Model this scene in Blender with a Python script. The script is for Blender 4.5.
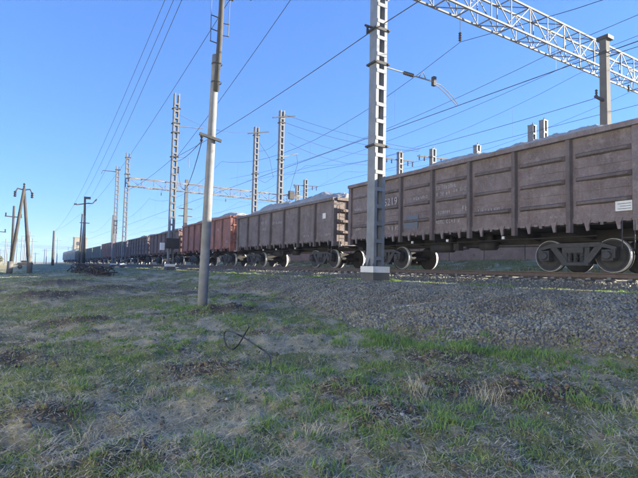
import bpy, math, random
import numpy as np
from mathutils import Matrix, Vector, noise as mnoise
R = math.radians
random.seed(7); RNG = np.random.default_rng(11)
S = bpy.context.scene
for o in list(bpy.data.objects): bpy.data.objects.remove(o)
COL = S.collection

# ------------------------------------------------------------------ camera
# world: +Y runs along the track, +X across it, Z = 0 is the rail head
YAW, PIT, ROL = R(31.625), R(3.552), R(1.281)
CAM = Vector((0, 0, -0.067))
fw = Vector((math.sin(YAW)*math.cos(PIT), math.cos(YAW)*math.cos(PIT), math.sin(PIT)))
rt = Vector((math.cos(YAW), -math.sin(YAW), 0)); up = rt.cross(fw)
rt, up = rt*math.cos(ROL)+up*math.sin(ROL), -rt*math.sin(ROL)+up*math.cos(ROL)
cd = bpy.data.cameras.new('camera'); cam = bpy.data.objects.new('camera', cd); COL.objects.link(cam)
m = Matrix((rt, up, -fw)).transposed().to_4x4(); m.translation = CAM
cam.matrix_world = m
cd.sensor_width = 36; cd.lens = 479.9/638*36; cd.clip_start = 0.05; cd.clip_end = 9000
S.camera = cam

# ------------------------------------------------------------------ light
SUN_EL, SUN_AZ = R(16.5), R(112.5)          # azimuth clockwise from +Y
w = bpy.data.worlds.new('World'); S.world = w; w.use_nodes = True
nt = w.node_tree; bg = nt.nodes['Background']
sky = nt.nodes.new('ShaderNodeTexSky'); sky.sky_type = 'NISHITA'; sky.sun_disc = False
sky.sun_elevation = SUN_EL; sky.sun_rotation = SUN_AZ
sky.altitude = 200; sky.air_density = 1.0; sky.dust_density = 0.1; sky.ozone_density = 6.0
gam = nt.nodes.new('ShaderNodeGamma'); gam.inputs[1].default_value = 0.65
nt.links.new(sky.outputs[0], gam.inputs[0]); tint = nt.nodes.new('ShaderNodeMix'); tint.data_type = 'RGBA'; tint.blend_type = 'MULTIPLY'; tint.inputs[0].default_value = 1
tint.inputs[7].default_value = (0.40, 0.585, 0.95, 1)
nt.links.new(gam.outputs[0], tint.inputs[6]); nt.links.new(tint.outputs[2], bg.inputs[0]); bg.inputs[1].default_value = 0.068
sd = bpy.data.lights.new('sun', 'SUN'); sun = bpy.data.objects.new('sun', sd); COL.objects.link(sun)
sd.energy = 2.9; sd.angle = R(0.6); sd.color = (1.0, 0.90, 0.72)
sv = Vector((math.sin(SUN_AZ)*math.cos(SUN_EL), math.cos(SUN_AZ)*math.cos(SUN_EL), math.sin(SUN_EL)))
sun.rotation_euler = sv.to_track_quat('Z', 'Y').to_euler(); sun.location = sv*300
S.view_settings.view_transform = 'Standard'; S.view_settings.look = 'None'
S.view_settings.exposure = 3.05; S.view_settings.gamma = 1; S.view_settings.use_curve_mapping = False
S.render.engine = 'CYCLES'

# ------------------------------------------------------------------ materials
def L(t, a, b): t.links.new(a, b)
def new_mat(name):
    m_ = bpy.data.materials.new(name); m_.use_nodes = True
    return m_, m_.node_tree, m_.node_tree.nodes['Principled BSDF']
def coords(t, scale=(1, 1, 1), rnd=True, kind='Object'):
    tc = t.nodes.new('ShaderNodeTexCoord'); mp = t.nodes.new('ShaderNodeMapping')
    mp.inputs['Scale'].default_value = scale; L(t, tc.outputs[kind], mp.inputs['Vector'])
    if rnd:
        oi = t.nodes.new('ShaderNodeObjectInfo'); mu = t.nodes.new('ShaderNodeMath'); mu.operation = 'MULTIPLY'
        mu.inputs[1].default_value = 37.0; L(t, oi.outputs['Random'], mu.inputs[0]); L(t, mu.outputs[0], mp.inputs['Location'])
    return mp.outputs[0]
def nz(t, vec, scale, detail=5, rough=0.6):
    n = t.nodes.new('ShaderNodeTexNoise'); n.inputs['Scale'].default_value = scale
    n.inputs['Detail'].default_value = detail; n.inputs['Roughness'].default_value = rough
    L(t, vec, n.inputs['Vector']); return n.outputs['Fac']
def ramp(t, fac, a, b, ca=(0, 0, 0, 1), cb=(1, 1, 1, 1)):
    r = t.nodes.new('ShaderNodeValToRGB'); r.color_ramp.elements[0].position = a; r.color_ramp.elements[1].position = b
    r.color_ramp.elements[0].color = ca; r.color_ramp.elements[1].color = cb; L(t, fac, r.inputs[0]); return r.outputs[0]
def mix(t, fac, a, b):
    x = t.nodes.new('ShaderNodeMix'); x.data_type = 'RGBA'
    for s, v in ((x.inputs[0], fac), (x.inputs[6], a), (x.inputs[7], b)):
        if isinstance(v, (int, float)): s.default_value = v
        elif isinstance(v, tuple): s.default_value = (v+(1,))[:4]
        else: L(t, v, s)
    return x.outputs[2]
def bump(t, p, h, strength, dist=0.02):
    b = t.nodes.new('ShaderNodeBump'); b.inputs['Strength'].default_value = strength; b.inputs['Distance'].default_value = dist
    L(t, h, b.inputs['Height']); L(t, b.outputs[0], p.inputs['Normal'])
def simple(name, c, c2=None, scale=6, rough=0.8, metal=0.0, bmp=0.3, fine=40, wear=None, wear_at=(0.58, 0.7)):
    m_, t, p = new_mat(name); v = coords(t); c2 = c2 or tuple(k*0.6 for k in c)
    n1 = nz(t, v, scale); n2 = nz(t, v, fine, 3)
    colr = mix(t, ramp(t, n1, 0.35, 0.68), c, c2)
    if wear: colr = mix(t, ramp(t, nz(t, v, scale*2.3, 8, 0.7), *wear_at), colr, wear)
    L(t, colr, p.inputs['Base Color']); p.inputs['Roughness'].default_value = rough; p.inputs['Metallic'].default_value = metal
    if bmp: bump(t, p, n2, bmp, 0.01)
    return m_
def wagon_paint(name, c, rust=(0.11, 0.068, 0.05), dust=(0.34, 0.31, 0.305)):
    m_, t, p = new_mat(name); m_['base'] = c; v = coords(t)
    vs = coords(t, (3.2, 3.2, 0.5))
    big = nz(t, v, 1.1, 6, 0.65); st = nz(t, vs, 1.6, 6, 0.7); fn = nz(t, v, 22, 6, 0.7); sp = nz(t, v, 7, 8, 0.75)
    oi = t.nodes.new('ShaderNodeObjectInfo'); c2 = tuple(.45*x+.55*y for x, y in zip(c, (.17, .135, .13)))
    k = mix(t, ramp(t, oi.outputs['Random'], .15, .95, (0, 0, 0, 1), (.75, .75, .75, 1)), c, c2)
    k = mix(t, ramp(t, big, 0.32, 0.66), k, tuple(x*0.62 for x in c2))
    k = mix(t, ramp(t, nz(t, v, 2.6, 7, .72), .50, .64, (0, 0, 0, 1), (.65, .65, .65, 1)), k, tuple(x*.62+y*.2 for x, y in zip(c, rust)))
    k = mix(t, ramp(t, st, 0.50, 0.72, (0, 0, 0, 1), (.7, .7, .7, 1)), k, rust)
    k = mix(t, ramp(t, fn, 0.5, 0.8, (0, 0, 0, 1), (.5, .5, .5, 1)), k, dust)
    k = mix(t, ramp(t, nz(t, v, 3.3, 9, .78), .52, .64, (0, 0, 0, 1), (.55, .55, .55, 1)), k, tuple(.5*x+.5*y for x, y in zip(c, dust)))
    k = mix(t, ramp(t, sp, 0.63, 0.70, (0, 0, 0, 1), (.8, .8, .8, 1)), k, tuple(x*0.45 for x in rust))
    vh = coords(t, (1.2, 1.2, 9)); k = mix(t, ramp(t, nz(t, vh, 1.5, 6, .75), .60, .70, (0, 0, 0, 1), (.55, .55, .55, 1)), k, dust)
    k = mix(t, ramp(t, nz(t, v, 14, 9, .8), .60, .66, (0, 0, 0, 1), (.7, .7, .7, 1)), k, tuple(x*.6 for x in rust))
    L(t, k, p.inputs['Base Color']); p.inputs['Roughness'].default_value = 0.78
    p.inputs['Specular IOR Level'].default_value = 0.3
    bump(t, p, mix(t, 0.5, fn, sp), 0.35, 0.015)
    return m_
M = {}
M['steel'] = simple('galvanised_steel', (0.20, 0.217, 0.24), (0.15, 0.162, 0.178), 3, 0.55, 0.0, 0.15, 60, (0.25, 0.19, 0.15), (0.60, 0.74))
M['steel2'] = simple('aged_steel', (0.165, 0.172, 0.18), (0.12, 0.125, 0.132), 3, 0.6, 0.0, 0.15, 60, (0.22, 0.16, 0.12), (0.62, 0.76))
M['steel3'] = simple('truss_steel', (0.15, 0.158, 0.17), (0.11, 0.115, 0.125), 3, 0.65, 0.0, 0.15, 60, (0.16, 0.11, 0.08), (0.60, 0.76))
M['dark'] = simple('dark_iron', (0.045, 0.043, 0.045), (0.028, 0.027, 0.028), 5, 0.75, 0.0, 0.4, 30, (0.10, 0.075, 0.06), (0.6, 0.75))
M['under'] = simple('underframe_grime', (0.035, 0.032, 0.032), (0.022, 0.021, 0.021), 4, 0.85, 0.0, 0.5, 25, (0.13, 0.11, 0.10), (0.62, 0.78))
M['black'] = simple('black_tar', (0.02, 0.02, 0.021), (0.012, 0.012, 0.013), 5, 0.8, 0, 0.4)
M['tread'] = simple('worn_tyre_steel', (0.75, 0.75, 0.75), (0.62, 0.62, 0.62), 9, 0.45, 0.35, 0.1)
M['wheel'] = simple('wheel_disc', (0.045, 0.045, 0.048), (0.032, 0.032, 0.034), 6, 0.75, 0.0, 0.3, 40, (0.15, 0.12, 0.10), (0.58, 0.75))
M['frame'] = simple('bogie_cast_steel', (0.06, 0.06, 0.064), (0.04, 0.04, 0.042), 7, 0.8, 0.0, 0.4, 35, (0.17, 0.15, 0.135), (0.58, 0.74))
M['railtop'] = simple('rail_steel', (0.12, 0.09, 0.075), (0.09, 0.065, 0.055), 8, 0.6, 0.2, 0.3)
M['sleeper'] = simple('sleeper_concrete', (0.20, 0.20, 0.195), (0.13, 0.125, 0.12), 5, 0.9, 0, 0.5, 30, (0.09, 0.07, 0.055), (0.56, 0.72))
M['concrete'] = simple('pole_concrete', (0.225, 0.23, 0.235), (0.155, 0.158, 0.16), 2.5, 0.9, 0, 0.5, 45, (0.20, 0.195, 0.19), (0.58, 0.74))
M['concrete2'] = simple('post_concrete', (0.115, 0.112, 0.108), (0.085, 0.083, 0.08), 2.5, 0.9, 0, 0.5, 45)
M['wood'] = simple('pole_wood', (0.06, 0.058, 0.056), (0.04, 0.039, 0.037), 4, 0.9, 0, 0.6, 30)
M['wood2'] = simple('weathered_wood', (0.05, 0.045, 0.04), (0.035, 0.031, 0.028), 4, 0.9, 0, 0.6, 30)
M['white'] = simple('white_paint', (0.72, 0.72, 0.70), (0.58, 0.58, 0.57), 5, 0.7, 0, 0.2, 40, (0.4, 0.38, 0.36), (0.64, 0.75))
M['stencil'] = simple('stencil_paint', (0.44, 0.42, 0.42), (0.29, 0.27, 0.27), 9, 0.75, 0, 0.1, 40, (0.2, 0.17, 0.17), (0.54, 0.64))
M['blue'] = simple('blue_paint_patch', (0.10, 0.14, 0.20), (0.13, 0.14, 0.17), 5, 0.7, 0, 0.2, 40, (0.13, 0.11, 0.11), (0.5, 0.62))
M['wire'] = simple('wire_metal', (0.05, 0.052, 0.055), (0.035, 0.035, 0.04), 3, 0.6, 0.2, 0)
M['insul'] = simple('insulator_ceramic', (0.035, 0.028, 0.026), (0.025, 0.02, 0.02), 5, 0.25, 0, 0)
M['load'] = simple('crushed_limestone', (0.36, 0.355, 0.33), (0.28, 0.275, 0.255), 6, 0.95, 0, 1.0, 26, (0.20, 0.195, 0.18), (0.56, 0.68))
M['rusty'] = simple('rusty_scrap', (0.035, 0.028, 0.026), (0.06, 0.042, 0.034), 6, 0.85, 0, 0.3)
M['cable'] = simple('black_cable', (0.016, 0.015, 0.015), (0.03, 0.022, 0.02), 8, 0.6, 0, 0.1)
M['loco'] = simple('locomotive_paint', (0.10, 0.15, 0.14), (0.08, 0.12, 0.12), 2, 0.6, 0, 0.1)
M['cabgrey'] = simple('cab_pale_paint', (0.20, 0.22, 0.22), (0.16, 0.18, 0.18), 2, 0.6, 0, 0.1)
M['tan'] = simple('tan_render', (0.26, 0.22, 0.17), (0.22, 0.19, 0.15), 0.6, 0.9, 0, 0.2)
M['roof'] = simple('roof_sheet', (0.25, 0.24, 0.24), (0.2, 0.2, 0.2), 0.6, 0.7, 0, 0.2)
M['leaf'] = simple('hazy_leaves', (0.11, 0.12, 0.06), (0.08, 0.085, 0.045), 3, 0.9, 0, 0)
M['bark'] = simple('bark', (0.10, 0.08, 0.06), (0.07, 0.055, 0.045), 6, 0.95, 0, 0.6)
g_, t_, p_ = new_mat('window_glass'); p_.inputs['Base Color'].default_value = (0.02, 0.025, 0.03, 1); p_.inputs['Roughness'].default_value = 0.45; p_.inputs['Specular IOR Level'].default_value = .25
M['glass'] = g_
PAINT = {
 'mauve': wagon_paint('paint_mauve_grey', (0.235, 0.19, 0.195)),
 'grey': wagon_paint('paint_grey_brown', (0.21, 0.178, 0.18)),
 'red': wagon_paint('paint_brick_red', (0.50, 0.20, 0.15), (0.16, 0.07, 0.055), (0.40, 0.28, 0.26)),
 'brown': wagon_paint('paint_brown', (0.27, 0.16, 0.135)),
 'blue': wagon_paint('paint_slate_blue', (0.21, 0.235, 0.26)),
 'pink': wagon_paint('paint_faded_pink', (0.44, 0.235, 0.205), (0.2, 0.1, 0.09)),
 'teal': wagon_paint('paint_faded_teal', (0.22, 0.33, 0.31)),
}

GRIME_SHADE = {m_.name: wagon_paint(m_.name+'_grime_shade', tuple(.5*a+.5*b for a, b in zip(m_['base'], (.085, .07, .068))), (.06, .045, .04), (.2, .18, .175)) for m_ in PAINT.values()}  # darker paint for ribs and posts: soot, rust and shade put into the colour
# ------------------------------------------------------------------ mesh helpers
class MB:
    def __init__(s): s.v = []; s.f = []; s.m = []
    def add(s, v, f, mi=0):
        o = len(s.v); s.v += [tuple(x) for x in v]; s.f += [tuple(i+o for i in q) for q in f]; s.m += [mi]*len(f); return s
    def box(s, a, b, mi=0):
        (x0, y0, z0), (x1, y1, z1) = a, b
        return s.add([(x0,y0,z0),(x1,y0,z0),(x1,y1,z0),(x0,y1,z0),(x0,y0,z1),(x1,y0,z1),(x1,y1,z1),(x0,y1,z1)],
              [(0,3,2,1),(4,5,6,7),(0,1,5,4),(1,2,6,5),(2,3,7,6),(3,0,4,7)], mi)
    def beam(s, a, b, wx, wy=None, mi=0, ref=(0, 0, 1)):
        a, b = Vector(a), Vector(b); d = (b-a).normalized(); r = Vector(ref)
        if abs(d.dot(r)) > 0.98: r = Vector((1, 0, 0))
        u = d.cross(r).normalized(); q = u.cross(d); wy = wy or wx; vs = []
        for p in (a, b):
            for i, j in ((-1,-1),(1,-1),(1,1),(-1,1)): vs.append(p+u*(i*wx/2)+q*(j*wy/2))
        return s.add(vs, [(0,3,2,1),(4,5,6,7),(0,1,5,4),(1,2,6,5),(2,3,7,6),(3,0,4,7)], mi)
    def tube(s, pts, rad, n=6, mi=0, cap=True):
        pts = [Vector(p) for p in pts]; k = len(pts); rads = rad if hasattr(rad, '__len__') else [rad]*k
        vs = []; u = None
        for i, p in enumerate(pts):
            d = (pts[min(i+1, k-1)]-pts[max(i-1, 0)]).normalized()
            if u is None: u = d.orthogonal().normalized()
            u = (u-d*u.dot(d)).normalized(); q = d.cross(u)
            for j in range(n):
                a = 2*math.pi*j/n; vs.append(p+(u*math.cos(a)+q*math.sin(a))*rads[i])
        f = [(i*n+j, i*n+(j+1)%n, (i+1)*n+(j+1)%n, (i+1)*n+j) for i in range(k-1) for j in range(n)]
        if cap: f += [tuple(range(n-1, -1, -1)), tuple((k-1)*n+j for j in range(n))]
        return s.add(vs, f, mi)
    def lathe(s, prof, c, axis='x', n=28, mis=None, closed=False):
        vs = []; k = len(prof)
        for j in range(n):
            a = 2*math.pi*j/n; ca, sa = math.cos(a), math.sin(a)
            for (r, h) in prof:
                q = (h, r*ca, r*sa) if axis == 'x' else (r*ca, r*sa, h) if axis == 'z' else (r*ca, h, r*sa)
                vs.append((c[0]+q[0], c[1]+q[1], c[2]+q[2]))
        o = len(s.v); s.v += vs
        for j in range(n):
            for i in range(k-1):
                s.f.append((o+j*k+i, o+j*k+i+1, o+((j+1)%n)*k+i+1, o+((j+1)%n)*k+i)); s.m.append(mis[i] if mis else 0)
        return s
    def prism(s, poly, axis, a, b, mi=0):
        n = len(poly)
        def P(p, h): return (h, p[0], p[1]) if axis == 'x' else (p[0], h, p[1]) if axis == 'y' else (p[0], p[1], h)
        vs = [P(p, a) for p in poly]+[P(p, b) for p in poly]
        return s.add(vs, [tuple(range(n-1,-1,-1)), tuple(range(n, 2*n))]+[(i, (i+1)%n, n+(i+1)%n, n+i) for i in range(n)], mi)
    def mesh(s, name, mats, smooth=False):
        me = bpy.data.meshes.new(name); me.from_pydata(s.v, [], s.f); me.update()
        for x in (mats if isinstance(mats, (list, tuple)) else [mats]): me.materials.append(x)
        me.polygons.foreach_set('material_index', s.m)
        if smooth: me.polygons.foreach_set('use_smooth', [True]*len(s.f))
        return me
    def obj(s, name, mats, parent=None, smooth=False): return link(name, s.mesh(name, mats, smooth), parent)
def link(name, me, parent=None, loc=None, rz=None):
    o = bpy.data.objects.new(name, me); COL.objects.link(o)
    if parent: o.parent = parent
    if loc is not None: o.location = loc
    if rz is not None: o.rotation_euler[2] = rz
    return o
def tag(o, label=None, cat=None, group=None, kind=None):
    for k, v in (('label', label), ('category', cat), ('group', group), ('kind', kind)):
        if v: o[k] = v
    return o
def empty(name, loc, label=None, cat=None, group=None, rz=0):
    o = bpy.data.objects.new(name, None); COL.objects.link(o); o.location = loc; o.rotation_euler[2] = rz
    o.empty_display_size = 0.2
    return tag(o, label, cat, group)
def copy_tree(o, parent=None):
    c = o.copy(); COL.objects.link(c); c.parent = parent
    for ch in o.children: copy_tree(ch, c)
    return c
def big_mesh(name, V, F3, F4, mat, parent=None, smooth=False):
    """fast mesh from numpy: triangles then quads"""
    me = bpy.data.meshes.new(name); me.vertices.add(len(V)); me.vertices.foreach_set('co', np.asarray(V, np.float32).ravel())
    n3 = 0 if F3 is None else len(F3); n4 = 0 if F4 is None else len(F4)
    li = np.concatenate([x.ravel() for x in (F3, F4) if x is not None]).astype(np.int32)
    me.loops.add(len(li)); me.loops.foreach_set('vertex_index', li)
    st = np.concatenate([np.arange(n3)*3, n3*3+np.arange(n4)*4]).astype(np.int32)
    me.polygons.add(n3+n4); me.polygons.foreach_set('loop_start', st)
    me.update(calc_edges=True); me.validate()
    for x in (mat if isinstance(mat, (list, tuple)) else [mat]): me.materials.append(x)
    if smooth: me.polygons.foreach_set('use_smooth', np.ones(n3+n4, bool))
    return link(name, me, parent)

# ------------------------------------------------------------------ numpy noise and terrain
_T = np.random.default_rng(3).random((256, 256))
def vn(x, y):
    xi = np.floor(x).astype(int); yi = np.floor(y).astype(int); fx = x-xi; fy = y-yi
    fx = fx*fx*(3-2*fx); fy = fy*fy*(3-2*fy)
    g = lambda a, b: _T[a & 255, b & 255]
    return (g(xi,yi)*(1-fx)+g(xi+1,yi)*fx)*(1-fy)+(g(xi,yi+1)*(1-fx)+g(xi+1,yi+1)*fx)*fy
def fbm(x, y, sc, oc=4, sd_=0):
    x = np.asarray(x, float)*sc+17.3*sd_; y = np.asarray(y, float)*sc+9.1*sd_; a = 0; k = 1; tot = 0
    for i in range(oc): a = a+k*vn(x*2**i+5*i, y*2**i+3*i); tot += k; k *= 0.52
    return a/tot
def ss(x, a, b): t = np.clip((np.asarray(x, float)-a)/(b-a), 0, 1); return t*t*(3-2*t)
def ls(x, a, b): return np.clip((np.asarray(x, float)-a)/(b-a), 0, 1)
TX = 14.64                                   # track centre
def toe(Y): return np.interp(Y, [-20, 3.3, 4.4, 5.3, 6.7, 9.4, 15.8, 19, 26, 40, 70], [7.0, 7.0, 7.1, 6.5, 6.0, 6.4, 8.2, 8.2, 6.5, 5.0, 4.0])
MOUNDS = [(5.2, 12.6, .9, .22), (4.4, 12.9, .6, .14), (0.9, 21, 1.6, .25), (3.6, 24, 1.5, .2), (2.2, 6.5, .5, .07), (3.2, 4.6, .5, .08), (4.3, 4.2, .45, .08),
          (4.9, 3.3, .5, .08), (-.2, 8.6, .7, .1), (1.2, 13, .8, .12), (1.9, 30, 2, .22), (.3, 5.3, .35, .06), (3.0, 3.6, .4, .06), (5.6, 5.2, .5, .06)]
def ground(X, Y):
    X = np.asarray(X, float); Y = np.asarray(Y, float)
    b = -1.56+0.55*ss(Y, 8, 50)+0.04*np.clip(X, -3, 9)+0.1*ss(Y, 60, 160)
    top = -0.46
    e = np.maximum(toe(Y), 0)
    z = b+(top-b)*ls(X, e, 10.3)**np.where(Y < 20, .72, 1.0)
    z = np.where(X > 10.3, top, z)
    far = ls(X, 17.9, 25.5)*1.15+ss(X, 60, 300)*-.9
    z = z+far
    r = np.hypot(X, Y); near = 1/(1+(r/45)**2); off = (1-ss(X, 9.6, 10.6))+ss(X, 18.5, 21)
    z = z+off*((fbm(X, Y, .35, 3)-.5)*.24*near+(fbm(X, Y, 1.7, 3, 2)-.5)*.16*near+(fbm(X, Y, 3.4, 3, 3)-.5)*.13/(1+(r/22)**2)+(fbm(X, Y, 9, 3, 4)-.5)*.075/(1+(r/10)**2))
    for mx, my, rad, h in MOUNDS: z = z+h*np.exp(-((X-mx)**2+(Y-my)**2)/(rad*rad))*(0.55+0.9*fbm(X, Y, 4, 3, 6))
    return z
def gravel_mask(X, Y):
    e = toe(Y)+(fbm(X, Y, .9, 4, 8)-.5)*1.0
    near = ls(X, e-0.1, e+0.2)*(1-ss(X, 10.2+(fbm(X, Y, .5, 2, 9)-.5)*1.2, 11.0))*(1-ss(Y, 16, 22))
    tr = ss(X, 11.9, 12.5)*(1-ss(X, 17.2, 18.2))
    return np.clip(np.maximum(near, tr), 0, 1)
def veg(X, Y):
    """green and straw cover, 0..1"""
    a = fbm(X, Y, .42, 4, 12); b = fbm(X, Y, 1.5, 4, 15); c = fbm(X, Y, .8, 4, 21)
    d = fbm(X, Y, 4.2, 3, 25)
    g = np.clip((a*.36+b*.34+d*.30-.425)*6.0, 0, 1)
    s = np.clip((c*.4+(1-b)*.3+(1-d)*.3-.43)*6.0, 0, 1)
    for mx, my, rad, h in MOUNDS: k = np.exp(-((X-mx)**2+(Y-my)**2)/(rad*rad*.9)); g = g*(1-.85*k); s = s*(1-.8*k)
    return g, s

def build_ground():
    ang = np.concatenate([np.linspace(R(-14), R(82), 620), np.linspace(R(82), R(346), 70)[1:-1]])
    rad = np.concatenate([[0.0], np.geomspace(0.8, 4000, 420)])
    A, Q = np.meshgrid(ang, rad, indexing='ij'); X = np.sin(A)*Q; Y = np.cos(A)*Q
    Z = ground(X, Y); V = np.stack([X, Y, Z], -1).reshape(-1, 3)
    na, nr = X.shape; i = np.arange(na)[:, None]; j = np.arange(nr-1)[None, :]; i2 = (i+1) % na
    F = np.stack([i*nr+j, i*nr+j+1, i2*nr+j+1, i2*nr+j], -1).reshape(-1, 4)[:, ::-1]
    m_, t, p = new_mat('rough_grassland')
    def at(n):
        a = t.nodes.new('ShaderNodeAttribute'); a.attribute_name = n; return a.outputs['Fac']
    v = coords(t, rnd=False)
    n1 = nz(t, v, 1.3, 6); n2 = nz(t, v, 9, 6, .7); n3 = nz(t, v, 45, 5, .7)
    soil = mix(t, ramp(t, n2, .35, .65), (.13, .11, .08), (.29, .255, .185))
    straw = mix(t, ramp(t, n3, .35, .65), (.52, .47, .33), (.30, .265, .18))
    green = mix(t, ramp(t, n3, .35, .65), (.24, .27, .11), (.14, .165, .07))
    def edge(a, k):
        mt = t.nodes.new('ShaderNodeMath'); mt.operation = 'MULTIPLY_ADD'; L(t, n2, mt.inputs[0]); mt.inputs[1].default_value = 1.6; mt.inputs[2].default_value = -0.8
        ad = t.nodes.new('ShaderNodeMath'); ad.operation = 'ADD'; L(t, at(a), ad.inputs[0]); L(t, mt.outputs[0], ad.inputs[1])
        return ramp(t, ad.outputs[0], .5-k, .5+k)
    soil = mix(t, edge('dirt', .3), soil, mix(t, ramp(t, n3, .35, .65), (.075, .06, .044), (.13, .105, .075))); c = mix(t, edge('straw', .35), soil, straw); c = mix(t, edge('green', .35), c, green)
    field = mix(t, ramp(t, n1, .35, .65), (.36, .29, .15), (.20, .20, .09)); c = mix(t, at('field'), c, field)
    vo = t.nodes.new('ShaderNodeTexVoronoi'); vo.inputs['Scale'].default_value = 22; L(t, v, vo.inputs['Vector'])
    grav = mix(t, vo.outputs['Color'], (0.195, 0.188, 0.188), (0.364, 0.350, 0.343)); grav = mix(t, ramp(t, n2, .4, .7), grav, (.10, .09, .085))
    c = mix(t, edge('gravel', .2), c, grav)
    L(t, c, p.inputs['Base Color']); p.inputs['Roughness'].default_value = .95; p.inputs['Specular IOR Level'].default_value = .15
    bump(t, p, mix(t, .5, n2, n3), .9, .05)
    o = big_mesh('ground', V, None, F, m_, smooth=True); me = o.data
    g, s = veg(V[:, 0], V[:, 1])
    fld = np.clip(ss(V[:, 1], 75, 110)*(1-ss(V[:, 0], 2, 8))+ss(V[:, 0], 26, 30), 0, 1)
    dirt = np.zeros(len(V)); 
    for mx, my, rd, h in MOUNDS: dirt = np.maximum(dirt, 1.15*np.exp(-((V[:, 0]-mx)**2+(V[:, 1]-my)**2)/(rd*rd*1.1)))
    dirt = np.maximum(dirt, np.clip((fbm(V[:, 0], V[:, 1], .9, 4, 51)-.60)*7, 0, 1)); g = g*(1-.6*np.clip(dirt, 0, 1)); s = s*(1-.7*np.clip(dirt, 0, 1))
    for n, a in (('dirt', dirt), ('green', g), ('straw', s), ('gravel', gravel_mask(V[:, 0], V[:, 1])), ('field', fld)):
        at_ = me.attributes.new(n, 'FLOAT', 'POINT'); at_.data.foreach_set('value', np.asarray(a, np.float32))
    tag(o, kind='structure')
build_ground()

# ------------------------------------------------------------------ railway track
def gravel_mat(name, a, b):
    m_, t, p = new_mat(name); v = coords(t, rnd=False)
    vo = t.nodes.new('ShaderNodeTexVoronoi'); vo.inputs['Scale'].default_value = 14; L(t, v, vo.inputs['Vector'])
    n = nz(t, v, 30, 5, .7)
    c = mix(t, vo.outputs['Color'], a, b); c = mix(t, ramp(t, n, .45, .75), c, tuple(k*.55 for k in a))
    c = mix(t, ramp(t, nz(t, v, .9, 5, .65), .46, .66, (0, 0, 0, 1), (.7, .7, .7, 1)), c, (.15, .125, .09)); c = mix(t, ramp(t, nz(t, v, 11, 3, .6), .60, .68, (0, 0, 0, 1), (.6, .6, .6, 1)), c, (.45, .43, .40))
    L(t, c, p.inputs['Base Color']); p.inputs['Roughness'].default_value = .92; bump(t, p, n, .6, .01); return m_
M['ballast'] = gravel_mat('ballast_bed', (.115, .11, .095), (.21, .205, .18))
M['stone'] = gravel_mat('crushed_stone', (.17, .165, .125), (.40, .39, .315))
b = MB()
b.prism([(TX-2.55, -.62), (TX-1.75, -.285), (TX+1.75, -.285), (TX+2.55, -.62)], 'y', -40, 330)
track = tag(b.obj('railway_track', M['ballast']), kind='structure')
prof = [(-.075,-.18),(.075,-.18),(.075,-.165),(.012,-.14),(.012,-.045),(.036,-.034),(.036,0),(-.036,0),(-.036,-.034),(-.012,-.045),(-.012,-.14),(-.075,-.165)]
for sx in (-.76, .76):
    b = MB(); b.prism([(TX+sx+x, z) for x, z in prof], 'y', -40, 330); b.obj('rail', M['railtop'], track)
b = MB(); b.prism([(-1.35,-.36),(-1.35,-.2),(-.5,-.2),(-.45,-.225),(.45,-.225),(.5,-.2),(1.35,-.2),(1.35,-.36)], 'y', -.13, .13)
for sx in (-.76, .76):
    b.box((sx-.16, -.07, -.2), (sx+.16, .07, -.183))
    for k in (-.11, .11): b.box((sx+k-.025, -.05, -.2), (sx+k+.025, .05, -.14))
slm = b.mesh('sleeper', M['sleeper'])
y = -6.0
while y < 150:
    o = link('sleeper', slm, track, (TX+random.uniform(-.03, .03), y, random.uniform(-.012, .008)), random.uniform(-.012, .012)); y += .545

# ------------------------------------------------------------------ gondola wagon
WL, HP = 6.30, 1.783          # half body length, post pitch
def panel_mesh(H, ribbed, mat, seed=0):
    w2 = HP/2-.06; z0, z1 = 1.38, H-.14; b = MB()
    b.box((-1.475, -w2-.02, z0), (-1.455, w2+.02, z1))
    # outer sheet, dented and bulged by years of unloading
    ny, nz_ = 16, 18; yy = np.linspace(-w2-.02, w2+.02, ny); zz_ = np.linspace(z0, z1, nz_); YY, ZZ = np.meshgrid(yy, zz_, indexing='ij')
    ed = np.clip(np.minimum((w2+.02-np.abs(YY))/.12, np.minimum(ZZ-z0, z1-ZZ)/.12), 0, 1)
    XX = -1.50-ed*((fbm(YY+seed*5, ZZ+seed*3, 1.6, 3, seed)-.5)*.075+.012*(fbm(YY+seed, ZZ, 6, 2, 3)-.5))
    vs = np.stack([XX, YY, ZZ], -1).reshape(-1, 3).tolist()
    b.add(vs, [(i*nz_+j, i*nz_+j+1, (i+1)*nz_+j+1, (i+1)*nz_+j) for i in range(ny-1) for j in range(nz_-1)])
    n = 3
    if ribbed:
        zz = [z0+(z1-z0)*q for q in (.225, .505, .79)]
        for zc in zz:     # stamped corrugation, ends tapered
            a, c, d = w2-.17, .085, .075
            y0, y1 = -a, a
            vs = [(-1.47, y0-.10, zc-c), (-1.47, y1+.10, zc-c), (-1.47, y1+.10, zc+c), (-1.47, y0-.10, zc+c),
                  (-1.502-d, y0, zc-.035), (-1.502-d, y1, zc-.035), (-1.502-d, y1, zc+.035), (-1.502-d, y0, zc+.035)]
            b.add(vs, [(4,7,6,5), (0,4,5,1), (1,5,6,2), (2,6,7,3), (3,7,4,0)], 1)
        for q in (.365, .645):
            zc = z0+(z1-z0)*q; b.box((-1.512, -w2, zc-.012), (-1.499, w2, zc+.012))
    else:
        zc = z0+(z1-z0)*.5; b.box((-1.510, -w2, zc-.012), (-1.499, w2, zc+.012))
    b.box((-1.535, -w2+.003, z0-.03), (-1.499, w2-.003, z0+.10))         # lower chord lip
    return b.mesh('side_panel', [mat, GRIME_SHADE[mat.name]])
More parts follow.
